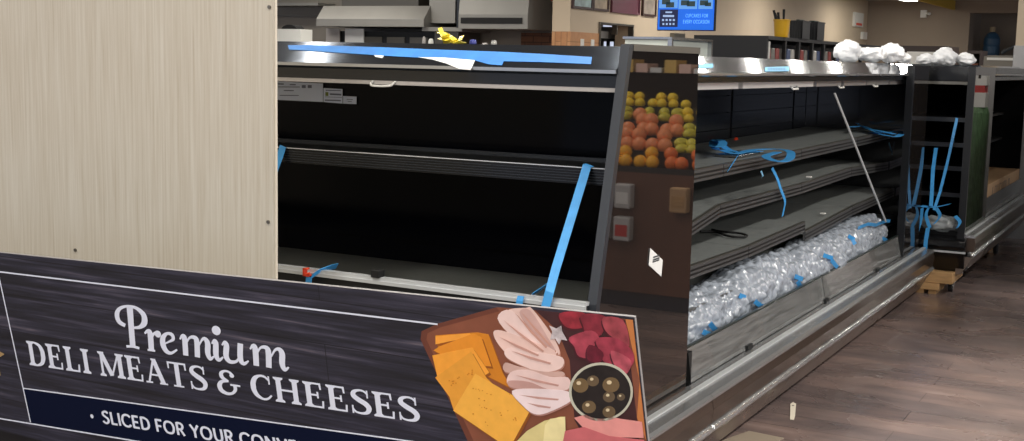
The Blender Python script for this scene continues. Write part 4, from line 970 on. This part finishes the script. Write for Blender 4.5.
# ------------------------------------------------------------------ kitchen behind
def K_(x, y, Y=17.0): return onY(x, y, Y)
def kbox(mb, x0, y0, x1, y1, Y, d): # px rectangle at depth Y, thickness d behind
    a = K_(x0, y0, Y); b2 = K_(x1, y1, Y); c = K_(x0, y1, Y)
    return mb.box(a.x, b2.x, Y, Y+d, min(b2.z, c.z), a.z)
HOOD = mat('hood_steel', (148, 146, 140), .5, .5, var=.05, vscale=2, stretch=(1, 1, .2))
HOODD = mat('hood_steel_dark', (112, 108, 100), .35, .8)
hd = thing('exhaust_hood', (K_(373, 25).x, 17.3, 1.98), 'wide stainless kitchen exhaust hood with name plate behind the front case', 'hood')
a0 = K_(320, 24); a1 = K_(427, 26)
MB().prism([(a0.x, 16.9, 2.0), (a0.x, 16.9, 2.12), (a0.x, 17.1, 2.34), (a0.x, 17.95, 2.34), (a0.x, 17.95, 2.0)], (a1.x-a0.x, 0, 0)).build('canopy', HOOD, hd)
MB().box(a0.x+.3, a1.x-.3, 17.2, 17.95, 2.34, 3.0).build('duct', HOODD, hd)
c = K_(404, 18.5, 16.9); MB().box(c.x-.09, c.x+.09, 16.985, 17.02, 2.12, 2.20).build('name_plate', TRIM, hd)
ov = thing('wall_oven', (K_(380, 35).x, 17.5, 0), 'black oven equipment under the stainless hood', 'oven')
MB().box(a0.x+.05, a1.x, 17.25, 17.95, .1, 1.93).build('body', BLACKM, ov)
m_ = MB()
for i in range(3): m_.box(a0.x+.75+i*.45, a0.x+1.1+i*.45, 17.23, 17.25, 1.5, 1.84)
m_.build('door', HOODD, ov); MB().box(a0.x+.1, a1.x-.05, 17.3, 17.9, 0, .1).build('base', RUB, ov)
for i, (x0, x1, lab) in enumerate(((326, 339.5, 'pale document sheet on kitchen equipment, left of two under the hood'), (345, 363.5, 'white document sheet on kitchen equipment, right of two under the hood'))):
    tag(kbox(MB(), x0, 28.5, x1, 46, 17.2, .02).build('notice_sheet', PAPER if i else RAILG), lab, 'sheet')
dk = thing('duct_column', (K_(441, 20).x, 17.4, 0), 'tall stainless duct column between the two kitchen hoods', 'column')
kbox(MB(), 429.5, -6, 455, 23, 17.1, .8).build('upper_duct', HOOD, dk); kbox(MB(), 422, 27, 462, 31, 17.0, .9).build('flange', HOOD, dk)
a = K_(433, 31, 17.15); MB().box(a.x, a.x+.45, 17.2, 17.9, 0, 1.93).build('lower_duct', HOODD, dk)
h2 = thing('exhaust_hood', (K_(495, 25).x, 17.4, 1.95), 'second stainless hood with dark vent strip next to the duct column', 'hood')
a0 = K_(460, 28); a1 = K_(529, 30)
MB().prism([(a0.x, 16.95, 1.98), (a0.x, 16.95, 2.2), (a0.x, 17.05, 2.9), (a0.x, 17.95, 2.9), (a0.x, 17.95, 1.98)], (a1.x-a0.x, 0, 0)).build('canopy', HOOD, h2)
m_ = MB(); a = K_(461, 15, 16.94); b2 = K_(522, 24, 16.94); m_.box(a.x, b2.x, 16.93, 17.0, 2.06, 2.15); m_.build('vent_strip', RUB, h2)
kbox(MB(), 457, -6, 460, 28, 17.0, .8).build('side_flashing', TRIM, h2)
sh = thing('wall_shelf', (K_(310, 4).x, 17.7, 2.3), 'stainless wall shelf left of the wide hood', 'shelf')
kbox(MB(), 262, 3, 318, 5.5, 17.5, .49).build('board', HOOD, sh)
kbox(MB(), 262, 15.4, 318, 16.2, 17.9, .1).build('lower_ledge', HOODD, sh)
pt = MB().box(-20, -10.2, 15.6, 16.4, 0.85, 1.70)
kt = thing('prep_counter', (-12.5, 16.0, 0), 'stainless kitchen counter hidden behind the front case', 'counter')
MB().box(-17, -8.9, 15.7, 16.5, 1.66, 1.70).build('worktop', HOOD, kt)
m_ = MB()
for x in (-16.9, -14.5, -11.8, -9.0): m_.box(x, x+.06, 15.75, 15.81, 0, 1.66).box(x, x+.06, 16.4, 16.46, 0, 1.66)
m_.build('leg', HOODD, kt)
def onc(x, Y=16.0): return onY(x, 40, Y).x
dp = thing('towel_dispenser', (onc(294), 16.0, 1.70), 'white box dispenser with dark arched opening on the kitchen counter', 'dispenser')
xa, xb = onc(281.5), onc(304.5)
MB().box(xa, xb, 15.9, 16.2, 1.70, 1.92).build('box', WHITE, dp)
MB().prism([(xa+.06+.30*(1-math.cos(k*math.pi/10))/2, 15.93, 1.92+.07*math.sin(k*math.pi/10)) for k in range(11)], (0, .2, 0)).build('opening', RUB, dp)
for i, (x, w_, h_, m_, lab) in enumerate(((424, 4, .13, RAILG, 'grey jar on kitchen counter left of duct column'), (431, 6, .10, WHITE, 'white tub on kitchen counter left of yellow ribbon'), (485, 7, .05, RAILG, 'flat grey tray on the kitchen counter under second hood'), (494, 7, .09, mat('dome', (170, 170, 166), .3, .3), 'grey dome lid on the kitchen counter under second hood'))):
    tag(MB().lathe([(w_*.0062, 0), (w_*.0066, h_*.5), (w_*.0055, h_*.85), (w_*.003, h_)], (onc(x), 16.0, 1.70), 16).build('kitchen_container', m_, smooth=False), lab, 'container')
tag(MB().tube([K_(557, -2, 17.5)+Vector((0, 0, 0)), K_(557, 2.5, 17.5)], [.16, .05], 14).build('pendant_lamp_shade', mat('red_shade', (178, 66, 56), .4)), 'red hanging shade tip at top edge above the shaded brick tile', 'lamp')

# ------------------------------------------------------------------ mid background
# white-topped merchandiser just behind the smoked panel
a = onY(624, 37, 8.0); b2 = onY(672, 37, 8.0)
wm = thing('white_merchandiser', ((a.x+b2.x)/2, 8.4, 0), 'white sided cooler with steel edge behind the smoked end panel', 'cooler')
MB().box(a.x, b2.x-.03, 8.02, 8.8, .08, a.z-.01).build('body', mat('white_green_panel', (208, 216, 208), .35), wm)
MB().box(a.x-.01, b2.x, 8.0, 8.82, a.z-.012, a.z+.004).box(b2.x-.03, b2.x, 8.0, 8.03, .08, a.z-.01).box(b2.x-.03, b2.x, 8.79, 8.82, .08, a.z-.01).build('edge_trim', STEEL, wm)
MB().box(a.x+.05, b2.x-.06, 8.08, 8.75, 0, .08).build('plinth', RUB, wm)
# menu screen
ms = thing('menu_screen', (-5.36, 14.05, 1.9), 'blue lit hanging menu screen showing cupcakes at the top centre', 'screen')
ma, mbq = onY(657, 30, 14), onY(714, 30.5, 14)
x0, x1, z0, z1 = ma.x, mbq.x, 1.893, 2.30
MB().box(x0, x1, 14.0, 14.06, z0, z1).build('housing', RUB, ms)
SB = mat('screen_blue', (16, 84, 200), .3, emit=(20, 112, 236), es=.75)
sf = MB().box(x0+.008, x1-.008, 13.996, 14.0, z0+.01, z1-.008).build('display', SB, ms)
def sq(px0, py0, px1, py1, Y=13.995):
    a_ = onY(px0, py0, Y); b_ = onY(px1, py1, Y); return (a_.x, b_.x, b_.z, a_.z)
def sbox(mb, px0, py0, px1, py1, Y=13.994):
    a_ = sq(px0, py0, px1, py1, Y); return mb.box(a_[0], a_[1], Y, Y+.002, a_[2], a_[3])
mb = MB()
sbox(mb, 659.5, -6, 677.5, 8); sbox(mb, 679, -6, 697, 9); sbox(mb, 699, -6, 712.5, 9)
mb.build('picture_tile', mat('screen_light_blue', (90, 150, 230), .3, emit=(104, 168, 240), es=.7), sf)
mb = MB(); sbox(mb, 660, 9.5, 677.5, 27); mb.build('logo_tile', mat('screen_navy', (16, 28, 60), .3, emit=(14, 26, 66), es=.8), sf)
mb = MB()
for x_, y_, r_ in ((666, 2, 4), (670, 5, 4), (685, 3, 4), (691, 4, 4), (704, 3, 4), (708, 4.5, 3)): sbox(mb, x_-r_, y_-r_*.7, x_+r_, y_+r_*.6, 13.991)
mb.build('cupcake_picture', mat('screen_dark_pic', (40, 60, 60), .3, emit=(46, 66, 70), es=.6), sf)
mb = MB()
sbox(mb, 663, 15, 674, 17, 13.991)
for i in range(4): sbox(mb, 662+i*3.6, 19, 664+i*3.6, 21, 13.991); sbox(mb, 662.5+i*3.4, 23, 664.2+i*3.4, 25, 13.991)
sbox(mb, 665.5, 11.5, 672, 13, 13.991)
mb.build('logo_mark', mat('screen_pale', (180, 200, 230), .3, emit=(150, 180, 224), es=.7), sf)
def flat_text(txt, px0, py0, px1, py1, Y, m, parent, name='lettering'):
    pl_, W_ = lay(txt, mono(.15), .12, .4); a_ = onY(px0, py1, Y); b_ = onY(px1, py0, Y); q_ = MB()
    for pol in pl_:
        q_.poly([(a_.x+(b_.x-a_.x)*u/W_, Y, a_.z+(b_.z-a_.z)*v) for u, v in pol])
    return q_.build(name, m, parent)
TXB = mat('screen_text', (110, 180, 250), .3, emit=(110, 186, 255), es=.8)
flat_text('CUPCAKES FOR', 685.5, 14, 708, 17.3, 13.99, TXB, sf)
flat_text('EVERY OCCASION', 683, 20, 709.5, 23.4, 13.99, TXB, sf)
MB().box(-5.5, -5.46, 14.01, 14.05, 2.3, 3.38).box(-5.26, -5.22, 14.01, 14.05, 2.3, 3.38).build('hanging_pole', TRIM, ms)

# black rack with packages
rk = thing('black_merchandise_rack', (-4.1, 15.2, 0), 'long black merchandise rack with packaged goods behind the long case', 'rack')
m_ = MB().box(-4.5, -3.74, 12.0, 12.04, .1, 1.76).box(-4.5, -4.46, 12.04, 18.5, .1, 1.76); m_.build('end_board', BLACKM, rk)
MB().box(-4.5, -3.73, 12.0, 18.5, 1.76, 1.795).box(-4.46, -3.74, 12.04, 18.5, 1.40, 1.43).box(-4.46, -3.74, 12.04, 18.5, .9, .93).build('shelf', BLACKM, rk)
MB().box(-3.76, -3.735, 12.05, 12.09, 0.1, 1.74).build('white_post', WHITE, rk)
ups = [12.60, 13.1, 13.62, 14.1, 14.62, 15.2, 15.9, 16.7, 17.6]
for y in ups: MB().box(-3.77, -3.735, y, y+.05, .1, 1.76).build('post', BLACKM, rk)
MB().box(-4.45, -3.8, 12.1, 18.4, 0, .1).build('plinth', RUB, rk)
PK = [mat('pack_white', (186, 184, 178), .3), mat('pack_red', (140, 60, 54), .4), mat('pack_blue', (70, 86, 120), .4), mat('pack_grey', (120, 118, 112), .35, var=.3, vscale=30)]
yy = [12.12]+[u+.06 for u in ups]
for i, y in enumerate(yy[:6]):
    for k in range(3):
        for lv in range(2):
            mt = PK[(i*3+k*2+lv) % 4]
            o_ = MB().prism([(-3.9, y+k*.15, 1.43+lv*.13), (-3.9, y+k*.15+.12, 1.43+lv*.13), (-3.9, y+k*.15+.105, 1.43+lv*.13+.12), (-3.9, y+k*.15+.015, 1.43+lv*.13+.12)], (.13, 0, 0)).build('snack_package', mt, bevel=.01)
            tag(o_, 'small packaged item in the black rack behind the long case', 'package', 'packages in the black rack')
p0 = onY(694+12, 49, 11); 
tag(MB().box(onY(702, 50, 9).x, onY(711, 50, 9).x, 8.98, 9.0, 1.45, onY(706, 49, 9).z).build('sign_card', mat('pale_card', (176, 164, 168), .5)), 'small pale card standing behind canopy start of the long case', 'card')
tag(MB().box(onY(702, 50, 9).x-.1, onY(711, 50, 9).x+.1, 8.9, 9.3, 0, 1.45).build('pedestal', BLACKM), 'dark pedestal behind the long case carrying a pale card', 'pedestal')
# bucket of utensils on rack
bq = onY(782, 33, 12.5)
bk = thing('yellow_bucket', (-4.0, 12.55, 1.795), 'yellow bucket holding utensils on top of the black rack', 'bucket')
bx = onY(781.5, 30, 12.55).x
bk.location = (bx, 12.55, 1.795); bk['_o'] = (bx, 12.55, 1.795)
MB().lathe([(.066, 0), (.07, .02), (.082, .165), (.088, .168), (.088, .178), (.078, .178), (.074, .16), (.06, .03), (.0, .03)], (bx, 12.55, 1.795), 20).build('bucket', YELB, bk)
for i, (dx, dy, tx_, tz) in enumerate(((-.03, 0, -.09, .27), (-.02, .02, -.05, .25), (.02, 0, .015, .28), (.0, -.02, -.07, .24))):
    MB().tube([(bx+dx, 12.55+dy, 1.84), (bx+tx_, 12.55+dy, 1.795+tz)], [.008, .014], 8).build('utensil', RUB, bk)
CR = mat('black_crate', (26, 28, 30), .45)
def crate(x0p, x1p, Y, hgt, label):
    xa_, xb_ = onY(x0p, 35, Y).x, onY(x1p, 35, Y).x
    t_ = thing('storage_crate', ((xa_+xb_)/2, Y+.15, 1.795), label, 'crate')
    m2 = MB().box(xa_, xb_, Y, Y+.3, 1.795, 1.80); w_ = .008
    m2.box(xa_, xb_, Y, Y+w_, 1.80, 1.795+hgt).box(xa_, xb_, Y+.3-w_, Y+.3, 1.80, 1.795+hgt).box(xa_, xa_+w_, Y, Y+.3, 1.8, 1.795+hgt).box(xb_-w_, xb_, Y, Y+.3, 1.8, 1.795+hgt)
    for k in range(1, 5): m2.box(xa_+(xb_-xa_)*k/5-.003, xa_+(xb_-xa_)*k/5+.003, Y-.006, Y, 1.8, 1.795+hgt)
    m2.box(xa_-.006, xb_+.006, Y-.008, Y+.308, 1.795+hgt-.015, 1.795+hgt)
    m2.build('bin', CR, t_)
    MB().box(xa_+.05, xb_-.05, Y+.05, Y+.25, 1.80, 1.795+hgt+.012).build('contents', mat('dark_green_goods', (40, 58, 48), .5), t_)
crate(789.5, 802, 13.1, .19, 'black storage crate beside the yellow bucket on the black rack')
crate(803, 817, 13.7, .20, 'black storage crate farther from the yellow bucket on black rack')

# far coolers under the taupe wall
fc = thing('framed_freezer', (-5.3, 20, 0), 'dark framed freezer with white interior behind plastic bundles', 'freezer')
fa, fb = onY(898, 50, 20), onY(948, 50, 20)
MB().box(fa.x, fb.x, 20.0, 20.05, .1, 1.86).box(fa.x, fb.x, 20.05, 21, 1.82, 1.86).box(fb.x-.04, fb.x, 20.05, 21, .1, 1.82).build('frame', mat('freezer_frame', (58, 48, 44), .4), fc)
a_ = onY(907, 51.5, 19.99); b_ = onY(939, 51.5, 19.99); MB().box(a_.x, b_.x, 19.985, 20, 1.2, a_.z).build('white_panel', WHITE, fc)  # plain white panel fills the interior
MB().box(fa.x+.1, fb.x-.1, 20.1, 20.9, 0, .1).build('plinth', RUB, fc)
f2 = thing('wooden_shelf_unit', (-5, 24, 0), 'dark framed shelf unit with brown goods beside the alcove', 'shelf unit')
fa, fb = onY(967, 54, 22), onY(983, 54, 22)
MB().box(fa.x, fa.x+.05, 22, 22.5, 0, 1.83).box(fb.x-.05, fb.x, 22, 22.5, 0, 1.83).box(fa.x+.05, fb.x-.05, 22, 22.5, 1.78, 1.83).box(fa.x+.05, fb.x-.05, 22, 22.5, 1.42, 1.45).box(fa.x+.05, fb.x-.05, 22.46, 22.5, 0, 1.78).build('frame', mat('unit_dark', (44, 36, 34), .5), f2)
MB().box(fa.x+.08, fb.x-.08, 22.1, 22.35, 1.45, 1.62).build('goods', mat('brown_goods', (142, 92, 70), .6, var=.3, vscale=10), f2)
f3 = thing('stainless_cooler', (-2.6, 15.5, 0), 'stainless cooler with bright trim beside the steel column', 'cooler')
fa, fb = onY(984, 56, 15), onY(1013, 56, 15)
MB().box(fa.x, fb.x, 15, 15.8, .1, fa.z).build('body', HOODD, f3)
a_ = onY(987, 57.5, 14.99); b_ = onY(1013, 60.5, 14.99); MB().box(a_.x, b_.x, 14.98, 15, b_.z, a_.z).build('light_band', WHITE, f3)
a_ = onY(987, 68.5, 14.99); b_ = onY(1013, 71, 14.99); MB().box(a_.x, b_.x, 14.97, 15, b_.z, a_.z).build('light_band', WHITE, f3)
MB().box(fa.x+.03, fb.x-.03, 15.1, 15.7, 0, .1).build('plinth', RUB, f3)
# alcove: cabinet with blue jug
ac = thing('alcove_cabinet', (-4.9, 36.9, 0), 'low grey cabinet inside the alcove under the blue jug', 'cabinet')
MB().box(-5.5, -3.6, 36.6, 37.3, 0, 1.93).build('body', TRIML, ac)
jx = onY(992, 40, 36.9).x
jg = thing('blue_jug', (jx, 36.9, 1.93), 'tall blue jug shaped container standing in the alcove', 'jug')
MB().lathe([(.20, 0), (.22, .05), (.22, .24), (.205, .27), (.22, .30), (.215, .45), (.15, .58), (.07, .64)], (jx, 36.9, 1.93), 20).build('body', BLUEB, jg, False)
MB().lathe([(.07, 0), (.08, .02), (.08, .13), (.06, .14)], (jx, 36.9, 2.57), 14).build('cap', mat('tan_cap', (168, 150, 120), .5), jg)
tag(MB().tube(cat_rom([(jx+.3, 36.7, 1.99), (jx+.45, 36.7, 2.1), (jx+.75, 36.7, 2.2), (jx+1.1, 36.7, 2.22)], 5), .05, 10).build('hose', mat('grey_hose', (82, 88, 92), .4)), 'thick grey hose beside the blue jug in the alcove', 'hose')

# ------------------------------------------------------------------ produce stand across the aisle (seen in the smoked panel)
ps = thing('produce_stand', (0, 7.4, 0), 'brown tiered produce stand across the aisle, mirrored in the smoked panel', 'produce stand')
BW = mat('stand_wood', (96, 62, 46), .5, var=.15, vscale=6, stretch=(1, 1, .2))
MB().box(-.58, .62, 7.0, 8.0, .1, .84).build('cabinet', BW, ps); MB().box(-.55, .6, 7.03, 7.97, 0, .1).build('plinth', mat('stand_plinth', (26, 30, 44), .4), ps)
tiers = [(7.0, .84), (7.19, .925), (7.38, 1.01), (7.57, 1.095), (7.76, 1.18)]
for i, (y, z) in enumerate(tiers):
    MB().box(-.58, .62, y, y+.19, z, z+.02).box(-.58, .62, y, y+.01, z+.02, z+.035).build('tray', BLACKM, ps)
    if i: MB().box(-.58, .62, y, 8.0, z-.085, z).build('riser', BLACKM, ps)
def fruit(name, r, c, el=1.0, nub=False):
    m2 = MB(); n = 10
    m2.lathe([(max(.001, r*math.sin(math.pi*k/n)*(1-.12*math.cos(math.pi*k/n) if el != 1 else 1)), -r*el*math.cos(math.pi*k/n)) for k in range(n+1)], (0, 0, 0), 14)
    return m2.build(name, mat('skin_'+name, c, .4, var=.12, vscale=12), None, True, origin=(0, 0, 0))
defs = {'mango': (.042, (236, 170, 30), 1.0, 'yellow mango in the lowest tray of the produce stand', 'yellow mangoes'), 'grapefruit': (.048, (228, 140, 90), 1.0, 'pink orange grapefruit on the produce stand', 'grapefruit'),
        'orange': (.043, (222, 110, 44), 1.0, 'orange at the aisle end of the lowest tray', 'oranges'), 'squash': (.034, (206, 196, 70), 1.9, 'yellow green squash on the produce stand', 'squash'), 'lemon': (.034, (240, 206, 50), 1.2, 'yellow lemon on the top tier of the produce stand', 'lemons')}
proto = {}
def putf(kind, x, y, z):
    r, c, el, lab, gr = defs[kind]
    if kind not in proto: o_ = fruit(kind, r, c, el); proto[kind] = o_
    else: o_ = proto[kind].copy(); col.objects.link(o_)
    o_.location = (x, y, z+r); tag(o_, lab, kind, gr)
    o_.rotation_euler = (math.pi/2, 0, random.uniform(-.35, .35)) if el > 1.1 else (random.uniform(0, .5), 0, 0)
for i, (y, z) in enumerate(tiers):
    n = 13
    for k in range(n):
        x = -.54+k*.088+random.uniform(-.02, .02)
        xx = x+.12*math.sin(i*1.7)
        kind = [['orange', 'mango'][xx > -.28], ['squash', 'grapefruit'][xx > -.22], ['squash', 'grapefruit'][xx > -.30], ['squash', 'grapefruit'][xx > -.1], 'lemon'][i]
        if i == 4 and x < -.2: continue
        if i == 3 and xx < -.34: kind = 'lemon'
        if 0 < i < 4 and x > .15: kind = 'squash'
        putf(kind, x, y+.06, z+.02)
        if k % 3 != 1 or kind == 'squash': putf(kind, x+.03, y+.12, z+.02+defs[kind][0]*(1.2 if kind != 'squash' else 1.0))
# clamshell packs hanging on the stand front
for i, (x, z, c_) in enumerate(((-.12, .62, 0), (.02, .62, 1), (-.12, .42, 1), (.02, .42, 0), (-.48, .62, 2))):
    t_ = thing('clamshell_pack', (x, 6.96, z), ['clear clamshell pack with white label on stand front, upper left', 'clear clamshell pack with red label on stand front, upper right', 'clear clamshell pack with red label on stand front, lower left', 'clear clamshell pack with white label on stand front, lower right', 'tan paper pack hanging near the corner of the produce stand'][i], 'package')
    MB().box(x-.055, x+.055, 6.93, 7.0, z, z+.15).build('shell', [mat('clamshell', (190, 190, 190), .2), mat('clamshell', (190, 190, 190), .2), CARD][min(c_, 2)], t_, bevel=.01)
    MB().box(x-.04, x+.04, 6.927, 6.93, z+.03, z+.10).build('pack_label', [PAPER, mat('red_label', (190, 60, 56), .5), WOOD][c_], t_)
# black wall of upper shelves behind the stand, with packages
ub = thing('upright_cooler', (.2, 9.2, 0), 'black upright cooler with packaged food behind the produce stand', 'cooler')
MB().box(-.78+.15, 2.2, 9.0, 9.04, .1, 1.42).box(-.63, 2.2, 9.5, 9.54, .1, 1.85).box(-.63, 2.2, 9.0, 9.54, 1.40, 1.43).box(-.63, 2.2, 9.0, 9.54, 1.85, 1.9).build('carcass', MATTE, ub)
MB().box(-.6, 2.17, 9.05, 9.5, 0, .1).build('plinth', RUB, ub)
MB().box(-.6, 2.15, 9.06, 9.1, 1.835, 1.85).build('light_strip', mat('tray_fill_glow', (255, 246, 230), .5, emit=(255, 240, 215), es=8), ub)  # glow added to brighten the food trays below it
for k in range(12):
    x = -.56+k*.12
    tag(MB().box(x, x+.095, 9.08, 9.3, 1.431, 1.47+.03*(k % 3)).build('meat_tray', [PAPER, mat('pink_tray', (236, 200, 186), .4), mat('gold_tray', (226, 190, 110), .4)][k % 3]), 'wrapped food tray on the black cooler behind the produce stand', 'tray', 'wrapped trays on the black cooler')
tag(MB().box(-.44, -.35, 7.56, 7.565, 1.13, 1.19).build('price_card', mat('lilac_card', (150, 150, 210), .5)), 'lilac price card standing among the squash', 'price card')
# green wrapped pole display (mirrored in the far end panel)
gd = thing('wrapped_roll', (-.95, 11.1, 0), 'green plastic wrapped roll standing in the aisle, mirrored in far end panel', 'roll')
MB().lathe([(.11, 0), (.12, .03), (.115, .6), (.12, 1.15), (.10, 1.2)], (-.96, 11.05, 0), 18).build('wrap', GREENW, gd)
MB().box(-1.05, -.87, 10.96, 11.14, 1.2, 1.32).build('white_box', WHITE, gd); MB().box(-1.04, -.88, 10.97, 11.13, 1.32, 1.38).build('red_box', mat('red_label', (190, 60, 56), .5), gd); MB().box(-1.05, -.89, 10.97, 11.13, 1.38, 1.46).build('white_box', WHITE, gd)

for o in list(bpy.data.objects):
    if '_o' in o: del o['_o']
